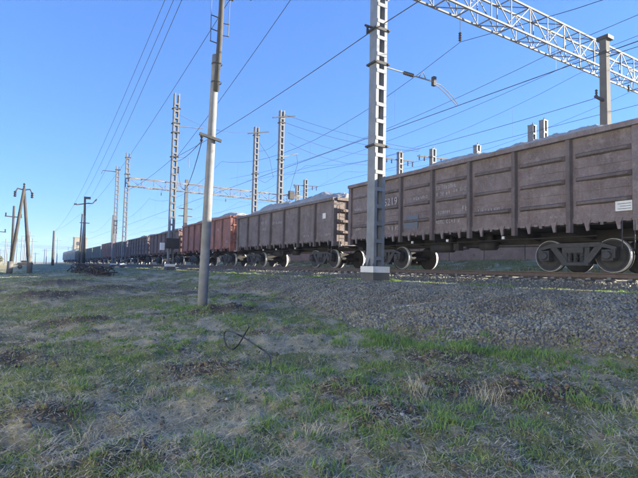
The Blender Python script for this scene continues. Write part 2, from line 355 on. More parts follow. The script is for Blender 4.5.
def make_gondola(H, ribbed, paint):
    r = empty('gondola_wagon', (TX, 0, 0)); pms = [panel_mesh(H, ribbed, paint, q) for q in range(4)]
    b = MB()      # hat-section post
    b.prism([(-1.63, -.06), (-1.63, .06), (-1.502, .08), (-1.502, -.08)], 'z', 1.10, H-.145); postm = b.mesh('side_post', GRIME_SHADE[paint.name])
    b = MB(); b.box((-1.60, -.10, 1.08), (-1.44, .10, H-.145)); cpm = b.mesh('corner_post', paint)
    for rz in (0, math.pi):
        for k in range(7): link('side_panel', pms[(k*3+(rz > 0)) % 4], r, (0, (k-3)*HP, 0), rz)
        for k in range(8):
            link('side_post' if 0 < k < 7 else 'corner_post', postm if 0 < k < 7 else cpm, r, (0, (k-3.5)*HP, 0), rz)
        # top rail
        b = MB(); b.box((-1.665, -WL-.03, H-.14), (-1.44, WL+.03, H)); link('top_rail', b.mesh('top_rail', paint), r, (0, 0, 0), rz)
        # hinge fingers and hatch edges below the side wall
        b = MB(); rr = random.Random(5)
        for k in range(7):
            for dy in (-.42, .40):
                yy = (k-3)*HP+dy
                b.prism([(yy-.10, 1.43), (yy+.10, 1.43), (yy+.05, 1.25), (yy+.02, 1.13), (yy-.05, 1.14), (yy-.045, 1.30)], 'x', -1.56, -1.50)
                b.box((-1.545, yy+.13, 1.33), (-1.49, yy+.30, 1.385)); b.box((-1.55, yy-.30, 1.335), (-1.50, yy-.18, 1.40))
            yy = (k-3)*HP; b.box((-1.53, yy-.02, 1.28), (-1.495, yy+.06, 1.40))
        h = link('hatch_hinges', b.mesh('hatch_hinges', paint), r, (0, 0, 0), rz); h['kind'] = 'stuff'
        b = MB()
        for k in range(7):
            yy = (k-3)*HP
            b.add([(-1.46, yy-.80, 1.36), (-1.46, yy+.80, 1.36), (-.30, yy+.80, 1.31), (-.30, yy-.80, 1.31),
                   (-1.46, yy-.80, 1.30), (-1.46, yy+.80, 1.30), (-.30, yy+.80, 1.26), (-.30, yy-.80, 1.26)],
                  [(0,1,2,3),(7,6,5,4),(0,4,5,1),(1,5,6,2),(2,6,7,3),(3,7,4,0)])
        fl = link('floor_hatches', b.mesh('floor_hatches', M['black']), r, (0, 0, 0), rz)
        # end wall (faces -Y at rz 0)
        b = MB(); b.box((-1.43, -WL, 1.2), (1.43, -WL+.03, H-.145))
        b.box((-1.43, -WL-.10, H-.14), (1.43, -WL+.06, H-.002)); b.box((-1.43, -WL-.09, 1.12), (1.43, -WL-.001, 1.32))
        for q in (.27, .52, .77):
            zc = 1.2+(H-1.35)*q; b.prism([(-WL-.12, zc-.05), (-WL-.12, zc+.05), (-WL-.001, zc+.11), (-WL-.001, zc-.11)], 'x', -1.40, 1.40)
        for x in (-.62, .62): b.box((x-.06, -WL-.10, 1.322), (x+.06, -WL-.001, H-.142))
        link('end_wall', b.mesh('end_wall', paint), r, (0, 0, 0), rz)
        b = MB()
        for x in (-1.36, -1.0): b.tube([(x, -WL-.17, 1.0), (x, -WL-.17, H-.25)], .014, 5)
        for k in range(7): b.tube([(-1.36, -WL-.17, 1.1+.36*k), (-1.0, -WL-.17, 1.1+.36*k)], .012, 5)
        for k in (0, 3, 6):
            for x in (-1.36, -1.0): b.tube([(x, -WL-.17, 1.1+.36*k), (x, -WL-.02, 1.1+.36*k)], .012, 4)
        link('end_ladder', b.mesh('end_ladder', paint), r, (0, 0, 0), rz)
        b = MB(); b.tube([(-1.59, -WL+.12, 1.35), (-1.62, -WL+.12, .62), (-1.62, -WL+.42, .62), (-1.59, -WL+.42, 1.35)], .014, 5)
        b.tube([(-1.62, -WL+.12, .9), (-1.62, -WL+.42, .9)], .012, 5)
        link('footstep', b.mesh('footstep', M['frame']), r, (0, 0, 0), rz)
        # automatic coupler, hose, lever
        b = MB(); b.box((-.14, -WL-.30, .93), (.14, -WL+.2, 1.19))
        b.prism([(-.20, -WL-.62), (.05, -WL-.64), (.08, -WL-.50), (.20, -WL-.45), (.22, -WL-.26), (-.20, -WL-.26)], 'z', .90, 1.22)
        link('coupler', b.mesh('coupler', M['under']), r, (0, 0, 0), rz)
        b = MB(); b.tube([(.35, -WL-.02, .95), (.35, -WL-.25, .9), (.3, -WL-.45, .62), (.12, -WL-.6, .55)], .025, 6)
        b.tube([(-1.2, -WL-.14, 1.05), (0, -WL-.16, 1.02), (1.2, -WL-.14, 1.05)], .014, 5)
        link('brake_hose', b.mesh('brake_hose', M['black']), r, (0, 0, 0), rz)
        b = MB()    # small yellow-white plate and hook
        b.box((-1.3, -WL-.13, 1.06), (-1.12, -WL-.10, 1.16)); link('tail_plate', b.mesh('tail_plate', M['white']), r, (0, 0, 0), rz)
    b = MB(); b.box((-.28, -WL-.05, .93), (.28, WL+.05, 1.25))
    for k in range(8):
        yy = (k-3.5)*HP; b.prism([(-1.50, 1.13), (-1.50, 1.34), (1.50, 1.34), (1.50, 1.13), (.3, .98), (-.3, .98)], 'y', yy-.05, yy+.05)
    b.obj('underframe', M['under'], r)
    b = MB(); b.tube([(-.85, .5, .86), (-.85, 1.5, .86)], .2, 14); b.box((-.9, .55, 1.05), (-.8, .62, 1.3)); b.box((-.9, 1.38, 1.05), (-.8, 1.45, 1.3)); b.obj('air_reservoir', M['under'], r, True)
    b = MB(); b.tube([(-.75, -1.35, .88), (-.75, -.75, .88)], .17, 14); b.box((-.82, -1.2, 1.0), (-.68, -.9, 1.3)); b.tube([(-.75, -.75, .88), (-.75, -.3, .88)], .035, 6); b.obj('brake_cylinder', M['under'], r, True)
    b = MB(); b.tube([(-.7, -3.1, .80), (-.7, -.3, .84), (-.7, 0, .84)], .022, 5); b.tube([(-.55, .0, .80), (-.55, 3.2, .74)], .022, 5)
    b.beam((-1.0, -.28, .84), (-.3, -.28, .84), .05); b.tube([(-1.15, -5, 1.02), (-1.15, 5, 1.0)], .018, 5); b.box((-1.05, .05, .72), (-.8, .3, .98)); b.tube([(-1.4, -1.9, .95), (-.75, -1.9, .9)], .015, 5)
    b.obj('brake_rigging', M['under'], r)
    b = MB()
    lm = MB().box((-1.49, -.04, 1.02), (-1.44, .05, 1.11)).mesh('hatch_latch', M['white'])
    for yy in (-2.2, 2.05, .2): link('hatch_latch', lm, r, (0, yy, 0))
    # bogies
    wb = .925
    fr = MB()
    fr.prism([(-1.02, .36), (-.80, .36), (-.80, .50), (-.66, .62), (.66, .62), (.80, .50), (.80, .36), (1.02, .36), (1.12, .44), (1.12, .70), (.60, .86), (-.60, .86), (-1.12, .70), (-1.12, .44)][::-1] if False else
             [(-1.15, .62), (-1.15, .70), (-.72, .84), (.72, .84), (1.15, .70), (1.15, .62), (.70, .72), (-.70, .72)], 'x', -1.10, -.92)
    for s_ in (-1, 1):
        fr.beam((-1.01, s_*.70, .76), (-1.01, s_*.30, .26), .17, .13, ref=(1, 0, 0)); fr.beam((-1.01, s_*.33, .75), (-1.01, s_*.33, .28), .15, .09, ref=(1, 0, 0))
        fr.box((-1.13, s_*wb-.15, .33), (-.90, s_*wb+.15, .63)); fr.box((-1.12, s_*1.08-.05, .40), (-.91, s_*1.08+.05, .66))
        fr.lathe([(0, -1.19), (.10, -1.19), (.12, -1.16), (.12, -1.12)], (0, s_*wb, .478), 'x', 14)
    fr.box((-1.11, -.40, .19), (-.91, .40, .285))
    frm = fr.mesh('side_frame', M['frame'])
    sp = MB()
    for yy in (-.18, 0, .18):
        for q in range(5): sp.lathe([(.062, .29+q*.052), (.082, .305+q*.052), (.062, .32+q*.052)], (-1.03, yy, 0), 'z', 10)
        sp.lathe([(.06, .285), (.06, .56)], (-1.03, yy, 0), 'z', 8)
    sp.box((-1.12, -.26, .555), (-.92, .26, .715))
    spm = sp.mesh('spring_pack', M['frame'])
    # wheel: rim face shows bright worn steel at its edge
    wp = [(.09, -.07), (.11, -.045), (.26, -.015), (.385, -.03), (.40, -.066), (.446, -.068), (.458, -.068), (.472, -.062), (.478, -.03), (.478, .04), (.505, .055), (.505, .07), (.40, .075), (.26, .02), (.09, .04)]
    whm = MB().lathe(wp, (0, 0, 0), 'x', 40, [1,1,1,1,1,1,0,0,0,1,1,1,1,1]).mesh('wheel', [M['tread'], M['wheel']], True)
    wm2 = whm
    axm = MB().lathe([(.0, -1.1), (.065, -1.1), (.065, -.85), (.09, -.80), (.085, 0), (.09, .80), (.065, .85), (.065, 1.1), (0, 1.1)], (0, 0, 0), 'x', 12).mesh('axle', M['under'], True)
    bom = MB().prism([(-1.05, .52), (-1.05, .70), (-.3, .82), (.3, .82), (1.05, .70), (1.05, .52), (.4, .40), (-.4, .40)], 'y', -.21, .21).mesh('bogie', M['under'])
    brm = MB().beam((-.9, 0, .40), (.9, 0, .40), .09).box((-.86, -.06, .28), (-.70, .06, .62)).box((.70, -.06, .28), (.86, .06, .62)).mesh('brake_beam', M['under'])
    for yb in (-4.325, 4.325):
        bo = link('bogie', bom, r, (0, yb, 0))
        for rz in (0, math.pi): link('side_frame', frm, bo, None, rz); link('spring_pack', spm, bo, None, rz)
        for s_ in (-1, 1):
            link('axle', axm, bo, (0, s_*wb, .478)); link('brake_beam', brm, bo, (0, s_*.40, 0))
            link('wheel', whm, bo, (-.79, s_*wb, .478)); link('wheel', whm, bo, (.79, s_*wb, .478), math.pi)
    return r
def make_load(seed, H, hmax):
    rn = np.random.default_rng(seed); n, k = 260, 60
    y = np.linspace(-WL+.06, WL-.06, n); x = np.linspace(-1.42, 1.42, k); Y, X = np.meshgrid(y, x, indexing='ij')
    e = (1-np.abs(X/1.42)**2.6)*(1-np.abs(Y/(WL-.06))**9)
    hum = .86+.12*np.cos((Y/WL*2.6+rn.random()*2)*math.pi)+(fbm(X+seed*3, Y+seed*7, .7, 3)-.5)*.45
    Z = H-.25+(.2+hmax*np.clip(hum, .2, 1.3))*np.clip(e, 0, 1)+((fbm(X+seed, Y, 3.2, 3)-.5)*.12+(fbm(X+seed, Y, 16, 3, 2)-.5)*.10)*np.clip(e*3, .2, 1)
    V = np.stack([X, Y, Z], -1).reshape(-1, 3); i = np.arange(n-1)[:, None]; j = np.arange(k-1)[None, :]
    F = np.stack([i*k+j, i*k+j+1, (i+1)*k+j+1, (i+1)*k+j], -1).reshape(-1, 4)[:, ::-1]
    return big_mesh('stone_load', V, None, F, M['load'], smooth=False)

Y0 = 5.998+3.5*HP                  # centre of the nearest wagon in the picture
H1, H2, H3 = 3.90, 3.52, 3.76
proto = {}
plan = [  # offset, height, ribbed, paint, load height, label, load label
 (0, H1, True, 'mauve', .58, 'mauve brown gondola wagon with ribbed sides, largest and rightmost in the train', 'pale stone heaped in the largest, rightmost ribbed wagon'),
 (1, H2, False, 'grey', .80, 'smooth sided grey gondola wagon left of the near steel mast, small white square on it', 'pale stone heaped high in the smooth grey wagon with a white square'),
 (2, H3, False, 'red', .62, 'brick red gondola wagon behind the near utility pole', 'pale stone heap in the brick red wagon behind the utility pole'),
 (3, H2, False, 'brown', .5, 'brown gondola wagon just left of the brick red wagon', 'low stone heap in the brown wagon left of the brick red one'),
 (4, H2, True, 'mauve', .52, 'mauve gondola wagon second to the left of the brick red wagon', 'stone heap in the mauve wagon second left of the brick red one'),
 (5, H2, False, 'grey', 0, 'grey gondola wagon behind the paired lattice masts', ''),
 (6, H3, False, 'pink', 0, 'faded pink gondola wagon left of the paired lattice masts', ''),
 (7, H2, False, 'teal', 0, 'first faded teal gondola wagon left of the faded pink wagon', ''),
 (8, H2, False, 'teal', 0, 'second faded teal gondola wagon left of the faded pink wagon', ''),
 (9, H2, False, 'teal', 0, 'teal gondola wagon behind the twin wooden poles far away', ''),
 (10, H2, False, 'blue', 0, 'slate blue gondola wagon coupled to the locomotive', ''),
 (-1, H3, False, 'brown', .16, 'brown gondola wagon coupled to the right of the largest ribbed wagon', 'stone heap in the wagon right of the largest ribbed wagon'),
 (-2, H2, False, 'grey', .2, 'grey gondola wagon at the right end of the train, outside the picture', 'stone heap in the last grey wagon at the right end of the train'),
]
W = {}
for k, H, rib, pc, lh, lab, llab in plan:
    key = (H, rib, pc)
    if key not in proto: o = proto[key] = make_gondola(H, rib, PAINT[pc])
    else: o = copy_tree(proto[key])
    dy = Y0+13.92*k
    o.location = (TX, dy, 0); tag(o, lab, 'wagon', 'gondola wagons of the freight train'); W[k] = o
    if lh:
        q = make_load(k+5, H, lh); q.location = (TX, dy, 0); tag(q, llab, 'stone load', 'stone loads in the wagons')

# writing and marks on the two nearest wagons (local frame of the wagon)
def text_part(parent, s, x, y, z, size, mat, name='painted_number'):
    cu = bpy.data.curves.new(name, 'FONT'); cu.body = s; cu.size = size; cu.extrude = .0015
    tmp = bpy.data.objects.new(name, cu); COL.objects.link(tmp); bpy.context.view_layer.update()
    me = bpy.data.meshes.new_from_object(tmp.evaluated_get(bpy.context.evaluated_depsgraph_get()))
    bpy.data.objects.remove(tmp); me.materials.clear(); me.materials.append(mat)
    o = link(name, me, parent, (x, y, z)); o.rotation_euler = (math.pi/2, 0, -math.pi/2); return o
def stencil(parent, y, z, n, size, seed, gap=0):
    """rows of small worn stencil strokes too faded to read; written toward -Y"""
    rr = random.Random(seed); b = MB(); yy = y
    for i in range(n):
        if rr.random() < .16: yy -= size*.7
        h = size*(1 if rr.random() < .75 else .75); wd = size*.5
        for a in rr.sample(('l', 'r', 't', 'b', 'm'), 3):
            s = size*.16
            y0, y1, z0, z1 = {'l': (yy-s, yy, z, z+h), 'r': (yy-wd, yy-wd+s, z, z+h), 't': (yy-wd+.001, yy-.001, z+h-s, z+h-.001), 'b': (yy-wd+.002, yy-.002, z+.001, z+s), 'm': (yy-wd+.003, yy-.003, z+h*.45, z+h*.45+s)}[a]
            x = -1.534-rr.uniform(0, .0015); b.add([(x, y0, z0), (x, y1, z0), (x, y1, z1), (x, y0, z1)], [(0, 3, 2, 1)])
        yy -= wd+size*.28
    o = b.obj('stencil_marking', M['stencil'], parent); o['kind'] = 'stuff'; return o
w1 = W[0]
def pY(k): return (k-3)*HP          # panel centre, k = 0 at the near (right) end
text_part(w1, '5219', -1.534, pY(5)+.22, 2.68, .44, M['stencil'])
stencil(w1, pY(4)+.25, 2.72, 3, .15, 1); stencil(w1, pY(4)-.25, 2.74, 4, .12, 2)
stencil(w1, pY(3)+.72, 2.98, 9, .13, 3); stencil(w1, pY(3)-.15, 2.80, 7, .13, 4); stencil(w1, pY(3)+.70, 2.74, 5, .13, 5)
stencil(w1, pY(3)+.70, 2.05, 8, .11, 6); stencil(w1, pY(3)-.55, 2.09, 2, .17, 7); stencil(w1, pY(3)+.72, 1.70, 9, .14, 8)
stencil(w1, pY(2)+.55, 1.98, 10, .08, 9); stencil(w1, pY(1)-.30, 1.56, 4, .06, 10)
stencil(w1, pY(6)+.6, 3.18, 8, .16, 11); stencil(w1, pY(6)+.6, 2.55, 4, .2, 12); stencil(w1, pY(5)-.1, 1.62, 4, .15, 13); stencil(w1, pY(6)+.55, 1.75, 5, .12, 14)
b = MB().box((-1.545, pY(0)-.75, 1.60), (-1.50, pY(0)-.34, 1.86)); o = b.obj('placard', M['white'], w1); o['label'] = 'white placard near the lower right corner'
b = MB()
for q in range(3): b.box((-1.5475, pY(0)-.72, 1.65+q*.065), (-1.5455, pY(0)-.40-.06*(q % 2), 1.663+q*.065))
b.obj('placard_print', M['dark'], w1)
b = MB().add([(-1.536, pY(4)+.72, 1.62), (-1.536, pY(4)-.08, 1.60), (-1.536, pY(4)-.12, 2.14), (-1.536, pY(4)+.62, 2.18)], [(0, 1, 2, 3)][::1]); o = b.obj('paint_patch', M['blue'], w1); o['label'] = 'faded blue overpainted patch'
w2 = W[1]
b = MB().box((-1.540, pY(0)-.12, 2.52), (-1.50, pY(0)+.16, 2.80)); o = b.obj('white_square', M['white'], w2); o['label'] = 'small white painted square'
stencil(w2, pY(0)-.1, 1.62, 6, .12, 21); stencil(w2, pY(3)+.7, 2.6, 9, .16, 22); stencil(w2, pY(4)+.3, 2.3, 4, .18, 23)
stencil(w2, pY(1)+.3, 1.66, 6, .10, 24); stencil(w2, pY(4)+.6, 2.75, 6, .16, 25)
stencil(W[2], pY(1)+.4, 2.75, 4, .2, 26); stencil(W[2], pY(0)+.1, 1.75, 3, .2, 27)

# ------------------------------------------------------------------ low platform beyond the bank
M['platform'] = simple('platform_concrete', (0.24, 0.19, 0.15), (0.16, 0.13, 0.105), 1.5, 0.9, 0, 0.5, 20, (0.12, 0.10, 0.09), (0.56, 0.7))
pf = MB().box((25.75, -12, .2), (31, 132, 1.70)).obj('platform', M['platform']); tag(pf, 'low brown platform seen through the gap under the ribbed wagon', 'platform')
sl = MB().box((25.62, -1.47, .3), (25.745, 1.47, 1.62)).mesh('edge_slab', M['platform'])
for k in range(48): link('edge_slab', sl, pf, (random.uniform(-.02, .02), -10.5+3*k, random.uniform(-.03, .03)))
cp = MB().box((25.5, -1.485, 1.66), (26.1, 1.485, 1.78)).mesh('coping_stone', M['platform'])
for k in range(48): link('coping_stone', cp, pf, (random.uniform(-.02, .02), -10.5+3*k, .045))

# ------------------------------------------------------------------ locomotive (far end)
def make_loco():
    y0 = Y0+13.92*10+6.96
    r = empty('locomotive', (TX, y0, 0), 'grey green electric locomotive with pale cab at the far left end of the train', 'locomotive')
    for k in range(3):
        a = 17.0*k; b = MB(); b.prism([(-1.50, 1.1), (-1.50, 3.7), (-1.2, 4.15), (1.2, 4.15), (1.50, 3.7), (1.50, 1.1)], 'y', a+.2, a+16.6); b.obj('body', M['loco'] if k < 2 else M['cabgrey'], r)
        b = MB(); b.box((-1.3, a+1.2, .35), (1.3, a+5.6, 1.05)); b.box((-1.3, a+11, .35), (1.3, a+15.4, 1.05)); b.obj('bogie', M['under'], r)
        for yy in (2, 4.8, 11.8, 14.6):
            for sx in (-.79, .79): MB().lathe([(.1, -.06), (.55, -.06), (.6, -.05), (.6, .06), (.1, .06)], (sx, a+yy, .6), 'x', 18).obj('wheel', M['wheel'], r)
        for yy in (3, 5.2, 7.4, 9.6, 11.8):
            b = MB(); b.box((-1.53, a+yy, 2.5), (-1.497, a+yy+1.2, 3.3)); b.obj('window', M['glass'], r)
        b = MB(); b.tube([(-.6, a+4, 4.2), (-.6, a+5.6, 5.0), (-.6, a+4.2, 5.7)], .05, 5); b.tube([(.6, a+4, 4.2), (.6, a+5.6, 5.0), (.6, a+4.2, 5.7)], .05, 5); b.tube([(-.9, a+4.2, 5.7), (.9, a+4.2, 5.7)], .05, 5)
        b.obj('pantograph', M['dark'], r)
    b = MB(); b.prism([(50.6, 1.1), (52.2, 1.3), (52.2, 2.3), (51.4, 3.7), (50.6, 4.0)], 'x', -1.45, 1.45); b.obj('cab', M['cabgrey'], r)
make_loco()

# ------------------------------------------------------------------ steel masts
def gz(x, y): return float(ground(np.array([x]), np.array([y]))[0])
def insulator(b, a, c, rad=.075, n=5, mi=0):
    a, c = Vector(a), Vector(c); k = 2*n+1; pts = [a.lerp(c, i/(k-1)) for i in range(k)]
    b.tube(pts, [rad if i % 2 else rad*.4 for i in range(k)], 8, mi)
def steel_mast(name, x, y, top, label, group, bands=(), w=.47, d=.42, base=True, mat='steel', step=.61, z0=None, white=True):
    g = gz(x, y) if z0 is None else z0
    r = empty(name, (x, y, g), label, 'mast', group); h = top-g
    bz = max(.06-g, .25) if base else 0
    fl = .12; th = .014
    for s in (-1, 1):
        b = MB(); xo = s*w/2
        b.box((min(xo, xo-s*th), -d/2, bz), (max(xo, xo-s*th), d/2, h))
        for q in (-1, 1):
            x0, x1 = sorted((xo-s*th, xo-s*fl)); y0, y1 = sorted((q*d/2, q*(d/2-th))); b.box((x0, y0, bz), (x1, y1, h))
        b.obj('leg', M[mat], r)
    bm = MB().box((-w/2+.02, -d/2-.014, -.065), (w/2-.02, -d/2-.001, .065)).mesh('batten', M[mat])
    n = int((h-bz-.2)/step)
    for i in range(n):
        z = bz+.28+i*step
        link('batten', bm, r, (0, 0, z)); link('batten', bm, r, (0, 0, z), math.pi)
    for z in bands:
        b = MB(); e = .035
        b.box((-w/2-e, -d/2-e, z-g-.05), (w/2+e, -d/2-e+.02, z-g+.05)); b.box((-w/2-e, d/2+e-.02, z-g-.05), (w/2+e, d/2+e, z-g+.05))
        b.box((-w/2-e-.06, -d/2-e-.03, z-g-.03), (-w/2-e+.02, d/2+e+.03, z-g+.03)); b.box((w/2+e-.02, -d/2-e-.03, z-g-.03), (w/2+e+.06, d/2+e+.03, z-g+.03)); b.obj('clamp', M['dark'], r)
    if base:
        f = MB().box((-.36, -.36, -.3), (.36, .36, bz-.215)).obj('foundation', M['concrete2'], r)
        MB().box((-.365, -.365, bz-.212), (.365, .365, bz)).obj('white_band', M['white'] if white else M['concrete'], f)
        for s in (-1, 1):
            b = MB(); b.prism([(s*w/2, bz), (s*(w/2+.13), bz), (s*w/2, bz+.32)], 'y', -.01, .01)
            for q in (-1, 1): b.tube([(s*.29, q*.25, bz), (s*.29, q*.25, bz+.1)], .022, 6); b.box((s*.29-.05, q*.25-.05, bz), (s*.29+.05, q*.25+.05, bz+.03))
            o = b.obj('base_gusset', M['steel2'], r); o['kind'] = 'stuff'
    return r
MX, MY = 10.6, 13.4
m1 = steel_mast('steel_mast', MX, MY, 15.2, 'tall pale steel mast with white base band, nearest mast, in front of the train', 'steel channel masts', bands=(4.35, 7.35, 8.6, 10.3))
g1 = m1.location.z
def arm(parent, g, pts, rad, name='arm', mat='steel'): return MB().tube([(p[0], p[1], p[2]-g) for p in pts], rad, 6).obj(name, M[mat], parent)
# registration arm (local to mast)
arm(m1, g1, [(.25, 0, 7.36), (2.82, 0, 7.36)], .03, 'registration_arm')
b = MB(); insulator(b, (1.22, 0, 7.355-g1), (1.72, 0, 7.355-g1), .08, 6); b.obj('insulator', M['insul'], m1)
b = MB(); b.box((2.72, -.07, 7.20-g1), (2.86, .07, 7.56-g1)); b.obj('arm_clamp', M['dark'], m1)
for dy, e in ((-.06, 0), (.09, .12)):
    arm(m1, g1, [(2.8, dy, 7.30), (3.1, dy, 7.28), (3.45, dy, 7.12), (3.75, dy, 6.95), (4.08+e, dy, 6.70)], .02, 'steady_arm', 'steel2')
arm(m1, g1, [(2.0, 0, 7.38), (2.2, 0, 7.62), (2.35, 0, 7.38)], .02, 'arm_eye')
# feeder bracket on the camera side
b = MB(); b.beam((-.25, 0, 8.66-g1), (-.62, 0, 8.66-g1), .06); insulator(b, (-.50, 0, 8.64-g1), (-.50, 0, 8.36-g1), .06, 4, 1); b.obj('feeder_bracket', [M['dark'], M['insul']], m1)
# slanted beam seat
b = MB(); b.beam((.2, -.2, 9.75-g1), (1.15, -.2, 10.56-g1), .09); b.beam((.2, .2, 9.75-g1), (1.15, .2, 10.56-g1), .09); b.obj('beam_seat', M['steel'], m1)

m2 = steel_mast('steel_mast', MX, 41.1, 14.7, 'steel channel mast with a dark box at its foot, left of the near utility pole', 'steel channel masts', bands=(9.2, 11.3, 12.1, 13.4), mat='steel2')
g2 = m2.location.z
arm(m2, g2, [(.2, 0, 11.9), (2.3, -.3, 12.0)], .04); arm(m2, g2, [(.2, 0, 9.25), (1.2, -.1, 9.3), (1.25, -.1, 8.4)], .03)
b = MB(); b.box((-.5, -.62, 1.35-g2), (.55, -.24, 2.2-g2)); b.lathe([(0, -.66), (.45, -.66), (.45, -.60), (.2, -.60)], (.05, 0, 1.75-g2), 'y', 18); b.obj('drive_box', M['under'], m2)
b = MB(); b.box((-.95, -.5, 1.2-g2), (-.62, -.2, 1.8-g2)); b.obj('small_white_box', M['white'], m2)
b = MB(); insulator(b, (.35, -.1, 8.4-g2), (.35, -.1, 7.8-g2), .09, 4); b.obj('insulator', M['insul'], m2)
m3 = steel_mast('steel_mast', MX, 63.3, 13.9, 'taller steel mast of the far pair, carrying the distant portal beam', 'steel channel masts', bands=(11.2, 13.3), mat='steel2', white=True)
m3b = steel_mast('steel_mast', MX-.05, 70.3, 13.4, 'shorter steel mast of the far pair, with a side bracket at its top', 'steel channel masts', bands=(12.9,), mat='steel2')
arm(m3b, m3b.location.z, [(-.2, 0, 12.6), (-1.9, 0, 12.6), (-2.05, 0, 12.1)], .05, 'side_bracket', 'dark')
m5 = steel_mast('steel_mast', 20.6, 40.8, 15.1, 'taller steel mast of the pair beyond the grey wagon', 'steel masts beyond the train', bands=(10.3, 13.9), mat='steel2', base=False)
m6 = steel_mast('steel_mast', 20.3, 46.0, 14.7, 'shorter steel mast of the pair beyond the grey wagon', 'steel masts beyond the train', bands=(9.7, 13.8), mat='steel2', base=False)
for mm, hh in ((m5, 14.4), (m6, 14.0)):
    g = mm.location.z
    b = MB(); b.beam((-1.1, -.28, hh-.25-g), (1.3, -.28, hh+.35-g), .1); b.obj('crossarm', M['dark'], mm)
arm(m5, m5.location.z, [(.2, 0, 10.6), (1.9, 0, 11.2)], .05); arm(m5, m5.location.z, [(1.7, 0, 11.1), (1.9, 0, 10.2), (1.4, 0, 8.6), (1.1, 0, 7.4)], .02, 'jumper', 'wire')
b = MB(); b.box((1.0, -.2, 6.6-m5.location.z), (1.5, .2, 7.4-m5.location.z)); b.beam((.2, 0, 6.9-m5.location.z), (2.2, 0, 7.2-m5.location.z), .08); b.obj('disconnector', M['dark'], m5)
arm(m6, m6.location.z, [(.3, 0, 13.2), (1.6, 0, 11.6), (2.1, 0, 9.6), (1.2, 0, 8.9), (.2, 0, 9.2)], .02, 'jumper', 'wire')
FAR = [(37, 24.2, 12.9, 'right lattice mast tip of the two just left of the concrete post', 0), (36.6, 25.0, 12.6, 'left lattice mast tip of the two just left of the concrete post', 0),
       (36, 30.35, 11.9, 'short mast tip barely showing above the middle of the ribbed wagon', 0), (36, 36.1, 12.7, 'mast with a crossarm above the ribbed wagon, right of two', 1),
       (35.5, 40.7, 13.2, 'mast with a crossarm above the ribbed wagon, left of two', 1), (35.6, 62, 13.2, 'far mast with a crossarm above the grey wagon heap', 1),
       (36.0, 65.2, 12.9, 'slim far mast just left of the far crossarm mast', 0)]
fm = []
for x, y, tp, lab, ca in FAR:
    q = steel_mast('steel_mast', x, y, tp, lab, 'far masts beyond the train', mat='steel2', base=False, w=.55, d=.45, z0=.6); fm.append(q)
    g = q.location.z; b = MB(); b.tube([(.1, 0, tp-.1-g), (.1, 0, tp+.28-g)], .05, 5); b.box((-.30, -.25, tp-.05-g), (.30, .25, tp+.01-g)); b.obj('cap', M['steel2'], q)
    if ca:
        b = MB(); b.beam((-2.1, 0, tp-1.0-g), (2.1, 0, tp-.75-g), .12); b.obj('crossarm', M['dark'], q)
        b = MB()
        for xx in (-1.9, -1.2, 1.2, 1.9): insulator(b, (xx, 0, tp-.85-g), (xx, 0, tp-1.4-g), .09, 3)
        b.obj('insulators', M['insul'], q)

# ------------------------------------------------------------------ portal beams (box trusses over the tracks)
def portal(y, zb, zt, x0, x1, label, step, hw, mat, cw):
    r = empty('portal_beam', (x0, y, zb), label, 'portal beam', 'portal beams'); n = int((x1-x0)/step); l = n*step; h = zt-zb
    cm = MB().beam((0, 0, 0), (l, 0, 0), cw).mesh('chord', M[mat])
    for dy, z in ((-hw, 0), (hw, 0), (-hw, h), (hw, h)): link('chord', cm, r, (0, dy, z))
    t = cw*.55
    vm = MB().beam((0, 0, cw*.45), (0, 0, h-cw*.45), t).mesh('upright', M[mat])
    d1 = MB().beam((t, 0, cw*.4), (step-t, 0, h-cw*.4), t*.9).mesh('diagonal', M[mat]); d2 = MB().beam((t, 0, h-cw*.4), (step-t, 0, cw*.4), t*.9).mesh('diagonal', M[mat])
    cr = MB().beam((0, -hw+cw*.45, 0), (0, hw-cw*.45, 0), t).mesh('cross_strut', M[mat]); z1 = MB().beam((t, -hw+cw*.5, 0), (step-t, hw-cw*.5, 0), t*.8).mesh('lacing', M[mat]); z2 = MB().beam((t, hw-cw*.5, 0), (step-t, -hw+cw*.5, 0), t*.8).mesh('lacing', M[mat])
    for i in range(n+1):
        X = i*step
        for dy in (-hw, hw): link('upright', vm, r, (X, dy, 0))
        for z in (0, h): link('cross_strut', cr, r, (X, 0, z))
        if i < n:
            for dy in (-hw, hw): link('diagonal', d1 if i % 2 else d2, r, (X, dy, 0))
            link('lacing', z1 if i % 2 else z2, r, (X, 0, 0)); link('lacing', z2 if i % 2 else z1, r, (X, 0, h))
    return r
p1 = portal(MY, 10.66, 11.94, MX+.45, 40, 'large pale lattice portal beam crossing the upper right corner of the sky', 1.32, .37, 'steel3', .075)
p2 = portal(63.3, 9.75, 10.8, MX+.3, 37, 'distant lattice portal beam above the train, between the far masts', 1.5, .4, 'steel2', .10)

